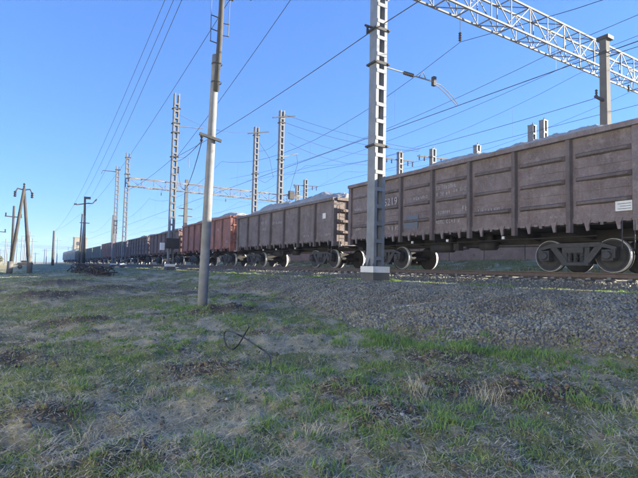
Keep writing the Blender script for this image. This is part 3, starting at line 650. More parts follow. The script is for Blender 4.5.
# ------------------------------------------------------------------ concrete posts beyond the train
def post(x, y, top, w, label, cap=True, arm_z=None):
    g = gz(x, y); r = empty('concrete_post', (x, y, g), label, 'post', 'concrete posts beyond the train')
    b = MB(); a, c = w*.55, w*.42; h = top-g
    vs = [(-a,-a,0),(a,-a,0),(a,a,0),(-a,a,0),(-c,-c,h),(c,-c,h),(c,c,h),(-c,c,h)]
    b.add(vs, [(0,3,2,1),(4,5,6,7),(0,1,5,4),(1,2,6,5),(2,3,7,6),(3,0,4,7)]); b.obj('shaft', M['concrete2'], r)
    if cap: MB().box((-w*.55, -w*.75, h-.10), (w*.85, w*.75, h+.05)).obj('cap', M['dark'], r)
    if arm_z:
        b = MB(); b.beam((-w*.4, 0, arm_z-g), (-w*.4-.45, .1, arm_z+.12-g), .09); insulator(b, (-w*.4-.35, .1, arm_z+.12-g), (-w*.4-.35, .1, arm_z+.42-g), .06, 3, 1); b.obj('bracket', [M['dark'], M['insul']], r)
        b = MB(); b.box((-w*.5, -w*.52, arm_z+2.0-g), (w*.5, w*.52, arm_z+2.07-g)); b.obj('clamp', M['dark'], r)
    return r
post(20.0, 10.33, 9.72, .32, 'square concrete post with a dark cap above the right end of the ribbed wagon', True, 7.05)
q = post(20.0, 70.0, 12.6, .5, 'dark post with a small crossarm above the brick red wagon', False); MB().beam((-1.0, 0, 8.3-q.location.z), (1.0, 0, 8.3-q.location.z), .12).obj('crossarm', M['dark'], q); MB().beam((-1, 0, 7.2-q.location.z), (1, 0, 7.2-q.location.z), .12).obj('crossarm', M['dark'], q)
post(20.0, 136, 12.9, .9, 'dark far post rising left of the paired lattice masts', False)

# ------------------------------------------------------------------ near utility pole
px, py = 4.83, 14.5; pg = gz(px, py)-.05
up_ = empty('utility_pole', (px, py, pg), 'leaning pale concrete utility pole with dark wooden top, nearest pole, in the grass', 'utility pole')
zz = lambda z: z-pg
b = MB(); n = 14; pts = []; 
for i in range(n+1):
    t = i/n; z = -1.5+t*8.15; pts.append((-.06+.0155*(z+1.3)+.02*t, 0, zz(z)))
b.tube(pts, [.155-.04*i/n for i in range(n+1)], 14); b.obj('concrete_stub', M['concrete'], up_, True)
b = MB(); b.tube([(.085, -.13, zz(5.45)), (.16, -.08, zz(7)), (.23, 0, zz(9.5)), (.30, 0, zz(11.6))], [.088, .088, .085, .08], 12); b.obj('wooden_pole', M['wood'], up_, True)
b = MB()
for z in (5.75, 6.35): b.lathe([(.165, -.02), (.18, 0), (.165, .02)], (.11, -.05, zz(z)), 'z', 12)
b.obj('binding_wire', M['wire'], up_)
b = MB(); b.beam((-.40, -.17, zz(4.0)), (.30, -.17, zz(3.87)), .08, .085); b.obj('crossarm', M['dark'], up_)
b = MB(); insulator(b, (-.34, -.2, zz(3.95)), (-.34, -.2, zz(3.74)), .055, 2); b.obj('insulator', M['insul'], up_)
b = MB()
for s, zs in ((-1, (7.05, 7.45, 7.9)), (1, (7.35, 7.75))):
    for z in zs: b.tube([(.18, 0, zz(z)), (.18+s*.31, 0, zz(z)+.03)], .018, 5)
    b.tube([(.18+s*.29, 0, zz(zs[0])+.02), (.18+s*.31, 0, zz(9.0))], .012, 5)
b.obj('step_hooks', M['wire'], up_)
b = MB()
for z in (8.9, 9.6, 10.4): b.beam((-.75, 0, zz(z)), (1.25, 0, zz(z)), .09); 
b.obj('top_crossarms', M['wood'], up_)
b = MB()
for z in (8.9, 9.6, 10.4):
    for x in (-.7, 1.15 if z > 9 else .62): insulator(b, (x, 0, zz(z)+.02), (x, 0, zz(z)+.26), .06, 3)
b.obj('insulators', M['insul'], up_)
b = MB(); insulator(b, (.62, 0, zz(8.65)), (.35, 0, zz(8.62)), .06, 3); b.obj('side_insulator', M['insul'], up_)

# ------------------------------------------------------------------ distant wooden poles at left
def lean_pole(parent, a, c, r0, r1, mat='wood2', name='shaft'):
    return MB().tube([a, Vector(a).lerp(Vector(c), .5), c], [r0, (r0+r1)/2, r1], 9).obj(name, M[mat], parent, True)
def pin_arm(parent, a, c, mat='wood2', n=2):
    b = MB(); b.beam(a, c, .12); b.obj('crossarm', M[mat], parent)
    b = MB()
    for t in ((0.06, .94) if n == 2 else (.06, .35, .65, .94)):
        p = Vector(a).lerp(Vector(c), t); insulator(b, p+Vector((0, 0, .05)), p+Vector((0, 0, .42)), .1, 2)
    b.obj('insulators', M['insul'], parent)
g = gz(0, 48); A = empty('braced_pole', (-.15, 48, g), 'A-shaped braced wooden pole at the left edge', 'utility pole')
lean_pole(A, (.75, 0, -.2), (-.05, 0, 7.3), .17, .11); lean_pole(A, (-.75, -.1, -.2), (-.05, -.2, 7.15), .17, .11)
lean_pole(A, (-.75, -.1, -.2), (-.70, -.1, 1.0), .24, .22, 'concrete2', 'stub'); lean_pole(A, (.72, 0, -.2), (.66, 0, 1.5), .22, .2, 'concrete2', 'stub')
for s in (-1, 1):
    b = MB(); b.tube([(-.05, -.1, 7.1), (s*.45-.05, -.1, 7.2), (s*.62-.05, -.1, 6.85)], .06, 6); b.obj('hook', M['dark'], A)
    b = MB(); insulator(b, (s*.62-.05, -.1, 6.95), (s*.62-.05, -.1, 6.45), .13, 3); b.obj('insulator', M['insul'], A)
b = MB(); insulator(b, (-.05, 0, 7.3), (-.05, 0, 7.7), .1, 2); b.obj('insulator', M['insul'], A)
g = gz(-1.1, 66); B = empty('wooden_pole', (-1.05, 66, g), 'straight wooden pole with one crossarm behind the A-shaped pole', 'utility pole')
lean_pole(B, (0, 0, -.2), (-.1, 0, 7.5), .17, .12); pin_arm(B, (-.95, -.1, 6.25), (.75, -.1, 6.2))
g = gz(7, 72); T = empty('twin_pole', (7, 72, g), 'twin wooden pole with crossarm, far away left of the paired masts', 'utility pole')
lean_pole(T, (.1, 0, -.2), (-.2, 0, 9.6), .2, .13); lean_pole(T, (-.55, -.3, -.2), (-.45, -.3, 7.2), .11, .09, 'wood2', 'prop'); lean_pole(T, (-.35, -.1, -.2), (-.1, -.1, 7.0), .16, .13, 'concrete', 'stub')
b = MB(); b.beam((-1.2, -.1, 8.4), (.35, -.1, 8.75), .13); b.tube([(.2, -.1, 8.7), (.8, -.1, 8.75), (1.15, -.1, 9.25)], .08, 6); b.obj('crossarm', M['wood2'], T)
b = MB(); insulator(b, (-1.15, -.1, 8.5), (-1.5, -.1, 8.45), .16, 2); b.obj('insulator', M['insul'], T)
b = MB(); insulator(b, (1.1, -.1, 9.1), (1.25, -.1, 9.4), .13, 2); b.obj('insulator', M['insul'], T); MB().box((-.2, -.15, 9.3), (.5, .1, 9.6)).obj('top_box', M['dark'], T)
b = MB(); b.beam((-.7, -.25, 6.0), (.5, -.25, 6.0), .1); b.obj('tie', M['dark'], T)
g = gz(5.65, 120); Q = empty('wooden_pole', (5.65, 120, g), 'lone bare wooden pole left of the locomotive', 'utility pole'); lean_pole(Q, (0, 0, -.2), (-.08, 0, 7.6), .30, .2)
g = gz(-2.95, 80); Q = empty('wooden_pole', (-3.05, 80, g), 'wooden pole with a crossarm cut by the left edge of the photo', 'utility pole'); lean_pole(Q, (0, 0, -.2), (0, 0, 6.4), .16, .12); pin_arm(Q, (-.9, 0, 5.3), (.9, 0, 5.2))

# ------------------------------------------------------------------ wires
def sag_pts(a, c, s, n=14):
    a, c = Vector(a), Vector(c); return [a.lerp(c, i/n)-Vector((0, 0, 4*s*(i/n)*(1-i/n))) for i in range(n+1)]
def wire(pts, rad, label, group, mat='wire', name='overhead_wire'):
    o = MB().tube(pts, rad, 5).obj(name, M[mat]); return tag(o, label, 'wire', group)
SUP = [-16, MY, 41.1, 70.3, 105, 150, 200, 260, 330]
def catenary(x, zc, zm, sag, lab, rad, dz=0):
    pts = []
    for i in range(len(SUP)-1):
        st = .22 if i % 2 else -.1
        for k in range(12):
            t = k/12; pts.append((x+(.1 if i % 2 else 0), SUP[i]+(SUP[i+1]-SUP[i])*t, zm+dz-4*sag*t*(1-t)))
    pts.append((x, SUP[-1], zm+dz))
    ms = wire(pts, rad, 'sagging carrier wire '+lab, 'overhead line wires')
    c = wire([(x, y, zc+dz-.003*abs(y-MY)*.5) for y in range(-20, 330, 10)], rad*1.25, 'straight contact wire '+lab, 'overhead line wires')
    b = MB()
    for i in range(0, 5):
        for k in range(1, 7):
            t = k/7; y = SUP[i]+(SUP[i+1]-SUP[i])*t; z = zm+dz-4*sag*t*(1-t); q = b if x > 20 else MB(); q.tube([(x, y, z), (x, y, zc+dz-.003*abs(y-MY)*.5)], rad*.4, 4)
            if x < 20: q.obj('dropper', M['wire'], c)
    if x > 20: b.obj('droppers', M['wire'], c)['kind'] = 'stuff'
    return c
catenary(14.78, 6.70, 9.38, 1.6, 'above the train, held by the arm of the nearest mast', .012)
catenary(23.6, 7.75, 10.2, 1.4, 'beyond the train over the second track', .009)
catenary(28.4, 7.75, 10.2, 1.4, 'beyond the train over the third track', .009)
def hanger(p, ztop, zbot, lab):
    b = MB(); b.tube([(p[0], p[1], ztop), (p[0], p[1], zbot+.38)], .012, 5); insulator(b, (p[0], p[1], zbot+.4), (p[0], p[1], zbot+.02), .075, 4, 1)
    return tag(b.obj('hanging_insulator', [M['wire'], M['insul']]), lab, 'insulator', 'insulators hanging from the portal beams')
hanger((14.85, MY, 0), 10.62, 9.38, 'dark insulator hanging from the near portal beam above the ribbed wagon')
hanger((28.4, MY, 0), 10.62, 10.2, 'dark insulator hanging from the near portal beam right of the concrete post')
hanger((14.85, 63.3, 0), 9.7, 8.9, 'first small insulator hanging under the distant portal beam'); hanger((23.6, 63.3, 0), 9.7, 8.9, 'second small insulator hanging under the distant portal beam')
FG = 'feeder wires'
wire(sag_pts((10.1, -20, 8.5), (10.1, MY, 8.36), .15)+sag_pts((10.1, MY, 8.36), (10.35, 41.1, 8.95), .25)[1:]+sag_pts((10.35, 41.1, 8.95), (10.4, 63.3, 9.0), .3)[1:], .017, 'dark feeder wire crossing the face of the nearest mast', FG)
wire(sag_pts((10.75, 41.1, 9.15), (10.65, 13.5, 15.0), .35), .017, 'steep feeder wire rising from the dark-box mast behind the near utility pole', FG)
wire(sag_pts((10.8, 41, 12.9), (20.3, 45.8, 14.2), .7), .016, 'cross wire between the dark-box mast and the far pair of masts', FG)
wire(sag_pts((4.5, 14.3, 3.78), (10.5, 41, 8.9), .3), .013, 'thin wire from the low crossarm of the near utility pole', FG)
wire(sag_pts((4.5, 14.3, 3.76), (10.95, 40.9, 7.9), 1.5), .014, 'slack jumper loop hanging left of the near utility pole', FG)
for i, (za, zb_, yb, xb) in enumerate(((14.7, 12.4, 36.1, 34.2), (13.9, 12.2, 36.1, 34.0), (13.0, 12.6, 40.7, 33.5), (12.0, 11.6, 40.7, 33.5))):
    wire(sag_pts((20.8+.2*i, 40.6, za), (xb, yb, zb_), .35+.15*i), .017, ('topmost', 'second', 'third', 'lowest')[i]+' of the four wires fanning right from the far mast pair', FG)
    b = MB()
wire(sag_pts((20.4, 46, 12.2), (20.7, 40.9, 12.6), .5), .014, 'short sagging wire between the two masts of the far pair', FG)
wire(sag_pts((24, -10, 13.0), (24, MY+.3, 12.1), .1)+sag_pts((24, MY+.3, 12.1), (24, 63, 12.2), 1.2)[1:], .015, 'left of two thin wires rising above the near portal beam', FG)
wire(sag_pts((26.5, -10, 13.2), (26.5, MY+.3, 12.3), .1)+sag_pts((26.5, MY+.3, 12.3), (26.5, 63, 12.2), 1.2)[1:], .013, 'right of two thin wires rising above the near portal beam', FG)
wire(sag_pts((20, 10.3, 8.9), (20, -10, 9.4), .3), .014, 'wire leaving the concrete post to the right', FG)
wire(sag_pts((20, 10.3, 7.3), (20.6, 40.8, 8.8), .5), .012, 'thin wire running left from the concrete post', FG)
PL = 'pole line wires'
for i, (dx, z, ex, ez, lab) in enumerate(((-.7, 10.7, -1.45, 8.9, 'leftmost wire of the pole line rising to the top edge'), (-.7, 9.9, -.4, 9.9, 'second wire of the pole line from the left'),
      (-.7, 9.2, .4, 9.75, 'third wire of the pole line from the left'), (.62, 8.9, 1.2, 9.75, 'rightmost pole line wire, meeting the near utility pole top'))):
    g = gz(7, 72)
    wire(sag_pts((7+ex, 72, g+ez-.4), (px+dx, py, z), .55), .011, lab, PL)
for i, (ex, ez) in enumerate(((-1.4, 8.6), (1.2, 9.3))):
    wire(sag_pts((7+ex, 72, gz(7, 72)+ez), (5.65, 120, gz(5.65, 120)+7.5), .5), .012, ('left', 'right')[i]+' wire running on from the twin pole to the lone bare pole', PL)

# ------------------------------------------------------------------ scrap, bent cable, rubble in the grass
r = empty('scrap_heap', (4.55, 41, gz(4.55, 41)), 'long tangle of dark rusty bars lying in the grass far left', 'scrap metal')
b = MB(); ax = Vector((1.2, -12, 0)).normalized(); sx = Vector((ax.y, -ax.x, 0))
for k, (o_, z_, l0, l1) in enumerate(((-.45, .62, -6.2, 5), (.35, .75, -5, 7.4), (-.4, .12, -5.8, 4.6), (.4, .1, -5, 4))):
    p0 = sx*o_+ax*l0; p1 = sx*(o_+.1)+ax*l1; MB().tube([p0+Vector((0, 0, z_)), (p0+p1)/2+Vector((0, 0, z_+.06)), p1+Vector((0, 0, z_-.1))], .05, 6).obj('long_bar', M['rusty'], r)
rr = random.Random(3)
for k in range(11):
    c = ax*(-5.4+k*1.0+rr.uniform(-.4, .4)); hh = rr.uniform(.45, .85); wd = rr.uniform(.25, .5); t = rr.uniform(-.5, .5); tl = rr.uniform(-.25, .25)
    pts = [c+sx*(-wd)+Vector((0, 0, -.02)), c+sx*(-wd*.9+tl)+ax*t*.3+Vector((0, 0, hh*.7)), c+sx*tl+ax*t*.6+Vector((0, 0, hh)), c+sx*(wd*.8+tl)+ax*t+Vector((0, 0, hh*.75)), c+sx*wd+ax*t*1.2+Vector((0, 0, -.02))]
    MB().tube(pts, rr.uniform(.03, .06), 5).obj('bent_rod', M['rusty'], r)
for k in range(34):
    c = ax*rr.uniform(-6.2, 5.4); d = ax*rr.uniform(-1.6, 1.6)+sx*rr.uniform(-.7, .7)
    MB().tube([c+sx*rr.uniform(-.6, .6)+Vector((0, 0, rr.uniform(.0, .12))), c+d*.5+Vector((0, 0, rr.uniform(.15, .6))), c+d+Vector((0, 0, rr.uniform(.05, .75)))], rr.uniform(.02, .055), 5).obj('loose_rod', M['rusty'], r)
def cable_pts():
    # loop lying on the grass with its free ends bent up
    return [(3.381, 7.727, -1.095), (3.347, 7.771, -1.184), (3.233, 7.666, -1.283), (3.155, 7.644, -1.375), (3.057, 7.616, -1.431), (3.018, 7.742, -1.431), (3.052, 7.98, -1.366), (3.212, 8.46, -1.316), (3.267, 8.508, -1.252), (3.231, 8.17, -1.218), (3.179, 7.761, -1.208), (3.257, 7.682, -1.253), (3.163, 7.171, -1.252), (3.115, 6.794, -1.265), (3.179, 6.713, -1.317), (3.113, 6.4, -1.322), (3.061, 6.214, -1.358), (2.996, 6.072, -1.397), (3.002, 6.094, -1.484)]
def catmull(P, n=6):
    P = [Vector(p) for p in P]; out = []
    for i in range(len(P)-1):
        a, b_, c, d = P[max(i-1, 0)], P[i], P[i+1], P[min(i+2, len(P)-1)]
        for k in range(n):
            t = k/n; out.append(.5*((2*b_)+(c-a)*t+(2*a-5*b_+4*c-d)*t*t+(3*b_-a-3*c+d)*t**3))
    return out+[P[-1]]
tag(MB().tube(catmull(cable_pts()), .012, 7).obj('bent_cable', M['cable'], None, True), 'black bent cable looping out of the grass in the foreground', 'cable')

# ------------------------------------------------------------------ far background
def far_tree(x, y, h, lab):
    g = gz(x, y); r = empty('tree', (x, y, g), lab, 'tree', 'trees on the left horizon'); MB().tube([(0, 0, -.3), (.1, 0, h*.5), (0, 0, h*.8)], [.25, .18, .06], 7).obj('trunk', M['bark'], r)
    n = 2600; rn = np.random.default_rng(int(x*10) & 999); c = rn.normal(size=(n, 3)); c /= np.linalg.norm(c, axis=1)[:, None]; c *= rn.random((n, 1))**.4
    cl = fbm(c[:, 0]*2+x, c[:, 2]*2+c[:, 1], 1.2, 3); c = c*(.75+.5*cl)[:, None]*np.array([h*.62, h*.62, h*.45])+np.array([0, 0, h*.52])
    d1 = rn.normal(size=(n, 3))*.28; d2 = rn.normal(size=(n, 3))*.28; V = np.stack([c-d1, c+d2, c+d1*.6-d2*.4], 1).reshape(-1, 3)
    big_mesh('crown', V, np.arange(3*n).reshape(-1, 3), None, M['leaf'], r)
for i, (x, y, h) in enumerate(((-8.0, 190, 3.6), (-9.8, 200, 4.2), (-12.2, 205, 3.2))): far_tree(x, y, h, ('right', 'middle', 'left')[i]+'most low tree on the left horizon' if i != 1 else 'middle low tree on the left horizon')
bx, by = 22.5, 250
r = empty('distant_building', (bx, by, gz(bx, by)), 'small tan building beyond the locomotive', 'building')
MB().box((-2.6, -4, 0), (2.6, 4, 11.5)).obj('wall', M['tan'], r); MB().box((-2.8, -4.2, 11.5), (2.8, 4.2, 11.9)).obj('roof', M['roof'], r)
for i in range(2):
    for j in range(3): MB().box((-1.8+i*2.2, -4.05, 2+j*3), (-.6+i*2.2, -3.99, 3.6+j*3)).obj('window', M['glass'], r)
rr = random.Random(9)
for i in range(22):
    y = rr.uniform(160, 330); fx = rr.uniform(1, 58); a = math.atan((fx-319)/479.9)+YAW; x = math.tan(a)*y; h = rr.uniform(5, 10)
    g = gz(x, y); q = empty('distant_mast', (x, y, g), 'thin distant yard mast on the left horizon', 'mast', 'distant yard masts')
    MB().tube([(0, 0, -.2), (0, 0, h)], [.16, .1], 6).obj('shaft', M['steel2'], q)
    MB().beam((-1.1, 0, h*.88), (1.1+rr.random(), 0, h*.88), .12).obj('crossarm', M['steel2'], q)
for i in range(3): wire([(-18, 170+20*i, 4.6+i), (15, 172+20*i, 4.4+i)], .03, ('lowest', 'middle', 'highest')[i]+' of the thin wires across the far left yard', 'yard wires')
r = empty('parked_cart', (3.6, 150, gz(3.6, 150)), 'low dark flat cart standing in the far field between the left poles', 'cart')
# stands on the line of sight between the two left poles
r.location = (.35, 78, gz(.35, 78)+.0)
MB().box((-.95, -.5, .55), (.95, .5, .85)).obj('bed', M['dark'], r); MB().box((-.5, -.45, .87), (.6, .45, 1.15)).obj('cargo', M['rusty'], r)
for s in (-.6, .6): MB().lathe([(.05, -.05), (.3, -.05), (.3, .05), (.05, .05)], (s, -.45, .3), 'y', 14).obj('wheel', M['black'], r); MB().lathe([(.05, -.05), (.3, -.05), (.3, .05), (.05, .05)], (s, .45, .3), 'y', 14).obj('wheel', M['black'], r)

# ------------------------------------------------------------------ made-up pale building behind the camera, added to bounce sunlight
M['plaster'] = simple('bounce_plaster', (0.72, 0.73, 0.66), (0.66, 0.67, 0.60), 0.5, 0.92, 0, 0.2, 20, (0.42, 0.38, 0.32), (0.66, 0.8))
r = empty('bounce_building', (-10, 4, gz(-10, 4)-.3), 'made-up long two-storey cream building behind the photographer, outside the picture, added to bounce sunlight', 'building')
MB().box((-10, -34, 0), (0, 34, 8.2)).obj('wall', M['plaster'], r)
rf = MB().prism([(-10.6, 8.2), (.6, 8.2), (-5, 11)], 'y', -34.6, 34.6).obj('roof', M['roof'], r)
wm_ = MB().box((-.02, -.6, 0), (.04, .6, 1.5)).mesh('window', M['glass']); sm_ = MB().box((-.02, -.7, -.12), (.16, .7, -.02)).mesh('sill', M['white'])
for k in range(17):
    for z in (1.4, 4.9):
        wo = link('window', wm_, r, (0, -32+k*4, z)); link('sill', sm_, wo)

# ------------------------------------------------------------------ grass, straw and stones
def veg_mat(name, cols, rough=.7, trans=.25):
    m_, t, p = new_mat(name); v = coords(t, rnd=False); n = nz(t, v, 3, 4); n2 = nz(t, v, 60, 2)
    c = mix(t, ramp(t, n, .35, .65), cols[0], cols[1]); c = mix(t, ramp(t, n2, .4, .65), c, cols[2])
    L(t, c, p.inputs['Base Color']); p.inputs['Roughness'].default_value = rough; p.inputs['Specular IOR Level'].default_value = .25
    tr = t.nodes.new('ShaderNodeBsdfTranslucent'); L(t, c, tr.inputs[0]); ms = t.nodes.new('ShaderNodeMixShader'); ms.inputs[0].default_value = trans
    out = t.nodes['Material Output']; L(t, p.outputs[0], ms.inputs[1]); L(t, tr.outputs[0], ms.inputs[2]); L(t, ms.outputs[0], out.inputs[0]); return m_
M['grass'] = veg_mat('grass_blades', [(.24, .29, .105), (.18, .235, .085), (.35, .37, .17)])
M['weed'] = veg_mat('weed_leaves', [(.13, .19, .075), (.10, .15, .06), (.19, .22, .10)], .6, .15)
M['bank'] = veg_mat('bank_grass', [(.13, .165, .06), (.10, .135, .05), (.19, .21, .085)], .8, .1)
M['lush'] = veg_mat('lush_grass', [(.19, .32, .085), (.145, .265, .07), (.28, .39, .13)])
M['straw'] = veg_mat('dry_straw', [(.50, .46, .33), (.36, .32, .22), (.62, .57, .44)], .8, .1)
M['thatch'] = veg_mat('dead_thatch', [(.42, .38, .27), (.26, .23, .155), (.56, .51, .38)], .85, .05)
def blades(name, X, Y, h, wd, lean, mat, flat=None, z=None):
    n = len(X); a = RNG.random(n)*2*math.pi; Z = (ground(X, Y) if z is None else z)-.01; ph = RNG.random(n)*2*math.pi
    D = np.stack([np.cos(a), np.sin(a), np.zeros(n)], 1); Sd = np.stack([-np.sin(ph), np.cos(ph), np.zeros(n)], 1)*(wd/2)[:, None]
    P = np.stack([X, Y, Z], 1); lz = np.sqrt(np.clip(1-(lean*.5)**2, .02, 1)); tz = np.clip(1-lean**2*.75, .03, 1)
    if flat is not None: P[:, 2] += flat; lz = np.full(n, .06)+RNG.random(n)*.25; tz = lz*RNG.random(n)*1.6
    mid = P+D*(h*.5*lean*.6)[:, None]; mid[:, 2] += h*.5*lz; tip = P+D*(h*lean)[:, None]; tip[:, 2] += h*tz
    V = np.stack([P-Sd, P+Sd, mid-Sd*.75, mid+Sd*.75, tip], 1).reshape(-1, 3); i = np.arange(n)[:, None]*5
    o = big_mesh(name, V, i+np.array([[2, 3, 4]]), i+np.array([[0, 1, 3, 2]]), mat); return o
def sample(n, r0, r1, a0=-12, a1=76, pw=1.0):
    u = RNG.random(n); r = r0*(r1/r0)**(u**pw); a = R(a0)+RNG.random(n)*R(a1-a0); return np.sin(a)*r, np.cos(a)*r, r
X, Y, r_ = sample(330000, 2.0, 60); g, s = veg(X, Y); gm = gravel_mask(X, Y)
k = (RNG.random(len(X)) < (g*.75+.14)*(1-.93*gm)) & (X < 12.2); X, Y, r_, g = X[k], Y[k], r_[k], g[k]
h = (.02+.055*RNG.random(len(X))**1.6*(.5+g))*(1+r_/90); tag(blades('short_grass', X, Y, h, (.0035+.0011*r_), .4+.58*RNG.random(len(X)), M['grass']), 'short green grass over the rough ground', 'grass', kind='stuff')
X, Y, r_ = sample(230000, 2.0, 45); g, s = veg(X, Y); gm = gravel_mask(X, Y)
k = (RNG.random(len(X)) < (s*.72+.16)*(1-.95*gm)) & (X < 11); X, Y, r_ = X[k], Y[k], r_[k]
h = .07+.16*RNG.random(len(X))**1.5; tag(blades('dry_straw', X, Y, h, (.0032+.0008*r_), .8+.2*RNG.random(len(X)), M['straw'], .004+.03*RNG.random(len(X))**2), 'dry pale straw lying matted on the ground', 'straw', kind='stuff')
X, Y, r_ = sample(230000, 2.0, 40); gm = gravel_mask(X, Y); cl = fbm(X, Y, 6, 3, 41)
k = (RNG.random(len(X)) < np.clip((cl-.38)*5, .05, 1)*(1-.95*gm)*.8) & (X < 11.5); X, Y, r_ = X[k], Y[k], r_[k]
tag(blades('dead_thatch', X, Y, .03+.09*RNG.random(len(X))**1.4, .004+.0012*r_, .55+.45*RNG.random(len(X)), M['thatch'], .002+.03*RNG.random(len(X))), 'grey brown dead grass thatch on the soil', 'straw', kind='stuff')
# taller green tufts, gathered where the photograph shows them
TUF = []
def cluster(cx, cy, rx, n, h):
    for _ in range(n): TUF.append((cx+random.gauss(0, rx), cy+random.gauss(0, rx), h*random.uniform(.35, 1.05)))
for c in ((5.5, 6.9, .3, 34, .2), (5.8, 6.1, .3, 34, .2), (6.2, 5.2, .3, 30, .2), (6.6, 4.4, .25, 22, .18), (5.5, 8.2, .35, 22, .16), (6.5, 3.4, .25, 12, .15), (5.0, 14.0, .8, 40, .2), (4.2, 14.6, .7, 25, .17), (3.0, 5.2, .4, 26, .17), (3.4, 4.5, .45, 26, .17), (2.5, 4.2, .45, 26, .16),
          (1.6, 3.5, .45, 26, .15), (2.6, 3.2, .35, 18, .17), (3.6, 3.2, .25, 14, .2), (.9, 4.3, .45, 16, .12), (.4, 6.2, .8, 26, .12), (1.0, 8.5, 1.1, 32, .13), (2.5, 8.2, .7, 22, .14), (5.0, 2.8, .3, 12, .16), (4.2, 2.6, .3, 12, .16),
          (5.8, 4.2, .5, 16, .13), (1.8, 12, 1.4, 30, .14), (4.4, 10.5, .9, 24, .13), (7.2, 16.5, 1.0, 30, .15), (11.2, 9, .5, 26, .14), (11.3, 14, .8, 34, .16), (11.2, 19, 1.2, 40, .16), (11.4, 5.5, .5, 22, .12), (10.5, 26, 2.2, 50, .17)): cluster(*c)
for _ in range(170):
    x, y, q = sample(1, 2.4, 30, -6, 66); x, y = float(x[0]), float(y[0])
    if float(gravel_mask(np.array([x]), np.array([y]))[0]) < .3 and x < 12: TUF.append((x, y, random.uniform(.06, .15)))
tx, ty, th = [], [], []
for x, y, h in TUF:
    n = random.randint(28, 60); sp = h*.45
    tx.append(x+RNG.normal(0, sp, n)); ty.append(y+RNG.normal(0, sp, n)); th.append(h*(.45+.6*RNG.random(n)))
tx, ty, th = map(np.concatenate, (tx, ty, th)); rr_ = np.hypot(tx, ty)
tag(blades('grass_tufts', tx, ty, th, .004+.0009*rr_, .25+.72*RNG.random(len(tx))**.8, M['lush']), 'taller fresh green grass tufts', 'grass', kind='stuff')
# low broad-leaved weeds, rosettes of flat leaves
X, Y, r_ = sample(1500, 2.2, 16, -8, 68); k = (gravel_mask(X, Y) < .3) & (fbm(X, Y, .9, 3, 61) > .47); X, Y = X[k], Y[k]
wx = np.repeat(X, 9)+RNG.normal(0, .012, len(X)*9); wy = np.repeat(Y, 9)+RNG.normal(0, .012, len(X)*9)
tag(blades('broad_weeds', wx, wy, .035+.06*RNG.random(len(wx)), .012+.014*RNG.random(len(wx)), .75+.25*RNG.random(len(wx)), M['weed']), 'low broad-leaved weeds in the grass', 'weeds', kind='stuff')
# bank grass beyond the track
n = 46000; X = 18.2+RNG.random(n)*7.2; Y = 4+RNG.random(n)*60; k = fbm(X, Y, .6, 3, 30) > .42; X, Y = X[k], Y[k]
tag(blades('bank_grass', X, Y, .07+.14*RNG.random(len(X)), np.full(len(X), .03), .2+.5*RNG.random(len(X)), M['bank']), 'green grass on the bank beyond the track', 'grass', kind='stuff')
# a few dry tussocks
TU = [(4.35, 3.55, .26), (3.75, 3.95, .2), (5.2, 2.45, .2), (.55, 4.6, .16), (1.35, 5.6, .16), (2.2, 3.6, .18), (6.6, 9.0, .2), (8.4, 5.4, .22)]
tx, ty, th = [], [], []
for x, y, h in TU: n = 90; tx.append(x+RNG.normal(0, h*.4, n)); ty.append(y+RNG.normal(0, h*.4, n)); th.append(h*(.5+.7*RNG.random(n)))
tx, ty, th = map(np.concatenate, (tx, ty, th))
tag(blades('dry_tussocks', tx, ty, th, np.full(len(tx), .006), .3+.65*RNG.random(len(tx)), M['straw']), 'bleached dry grass tussocks', 'straw', kind='stuff')

def stones(name, X, Y, Z, size, mat, label):
    n = len(X); base = np.array([[1,0,0],[-1,0,0],[0,1,0],[0,-1,0],[0,0,1],[0,0,-1]], float)
    P = base[None]*(.6+.8*RNG.random((n, 6, 1)))*np.array([1, 1, .75])+RNG.normal(0, .22, (n, 6, 3))
    q = RNG.normal(size=(n, 4)); q /= np.linalg.norm(q, axis=1)[:, None]; w_, x, y, z = q.T
    Rm = np.stack([1-2*(y*y+z*z), 2*(x*y-z*w_), 2*(x*z+y*w_), 2*(x*y+z*w_), 1-2*(x*x+z*z), 2*(y*z-x*w_), 2*(x*z-y*w_), 2*(y*z+x*w_), 1-2*(x*x+y*y)], 1).reshape(n, 3, 3)
    V = np.einsum('nij,nkj->nki', Rm, P)*(size/2)[:, None, None]+np.stack([X, Y, Z], 1)[:, None]
    f = np.array([[0,2,4],[2,1,4],[1,3,4],[3,0,4],[2,0,5],[1,2,5],[3,1,5],[0,3,5]])
    F = (np.arange(n)[:, None, None]*6+f[None]).reshape(-1, 3); return tag(big_mesh(name, V.reshape(-1, 3), F, None, mat), label, 'gravel', kind='stuff')
n = 125000; Y = 1.5+(21)*RNG.random(n)**1.15; X = 6+5.2*RNG.random(n); gm = gravel_mask(X, Y); k = RNG.random(n) < np.maximum(gm*.95, .035*(X > toe(Y)-1.6)); X, Y = X[k], Y[k]
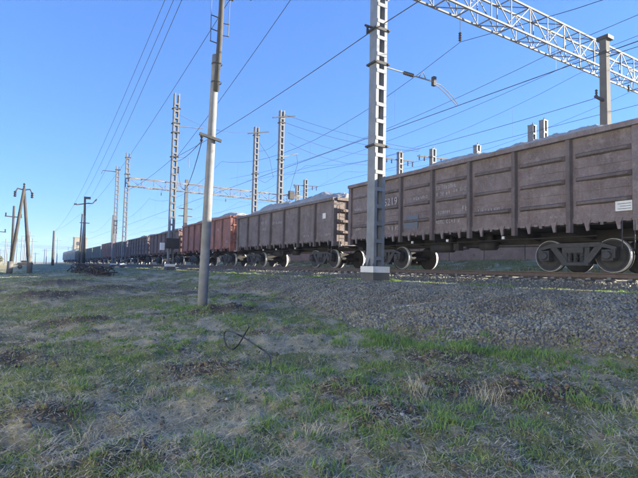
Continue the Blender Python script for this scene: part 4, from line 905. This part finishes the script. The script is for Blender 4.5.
stones('gravel_slope', X, Y, ground(X, Y)+.008, .026+.062*RNG.random(len(X))**2.4, M['stone'], 'grey crushed stone on the slope below the track')
n = 34000; Y = -2+62*RNG.random(n)**1.5; X = TX-2.75+RNG.random(n)*4.9; u = np.abs(X-TX); Z = np.where(u < 1.75, -.285, -.285-(u-1.75)*.42); k = ((u > 1.36) | (RNG.random(n) < .8))
X, Y, Z = X[k], Y[k], Z[k]; stones('track_ballast', X, Y, Z+.012, .04+.045*RNG.random(len(X)), M['stone'], 'grey ballast stones around the sleepers')
n = 8000; X, Y, r_ = sample(n, 2.2, 30, -8, 70); k = RNG.random(n) < .55; X, Y = X[k], Y[k]
for mx, my, rd, h in MOUNDS: X = np.append(X, mx+RNG.normal(0, rd*.6, 260)); Y = np.append(Y, my+RNG.normal(0, rd*.6, 260))
k = X < 10
X2, Y2, r2 = sample(90, 2.4, 20, -6, 68); k2 = gravel_mask(X2, Y2) < .2
stones('pale_rubble', X2[k2], Y2[k2], ground(X2[k2], Y2[k2])+.01, .02+.06*RNG.random(k2.sum())**2.5, simple('pale_rubble', (.50, .49, .46), (.36, .35, .33), 8, .95, 0, .4), 'small pale broken stones scattered in the grass')
stones('scattered_clods', X[k], Y[k], ground(X[k], Y[k])+.004, .015+.065*RNG.random(k.sum())**3, simple('soil_clods', (.13, .105, .075), (.21, .175, .125), 8, .95, 0, .4), 'dark soil clods and small stones in the grass')

# ------------------------------------------------------------------ air
hm = bpy.data.materials.new('pale_air'); hm.use_nodes = True; t = hm.node_tree; t.nodes.remove(t.nodes['Principled BSDF'])
pv = t.nodes.new('ShaderNodeVolumePrincipled'); pv.inputs['Color'].default_value = (.86, .92, 1, 1); pv.inputs['Density'].default_value = .0006; pv.inputs['Anisotropy'].default_value = .1
L(t, pv.outputs[0], t.nodes['Material Output'].inputs['Volume'])
hz = MB().box((-420, -120, -4.5), (420, 420, 19)).obj('haze', hm); tag(hz, 'thin pale blue air over the railway', 'haze', kind='stuff')
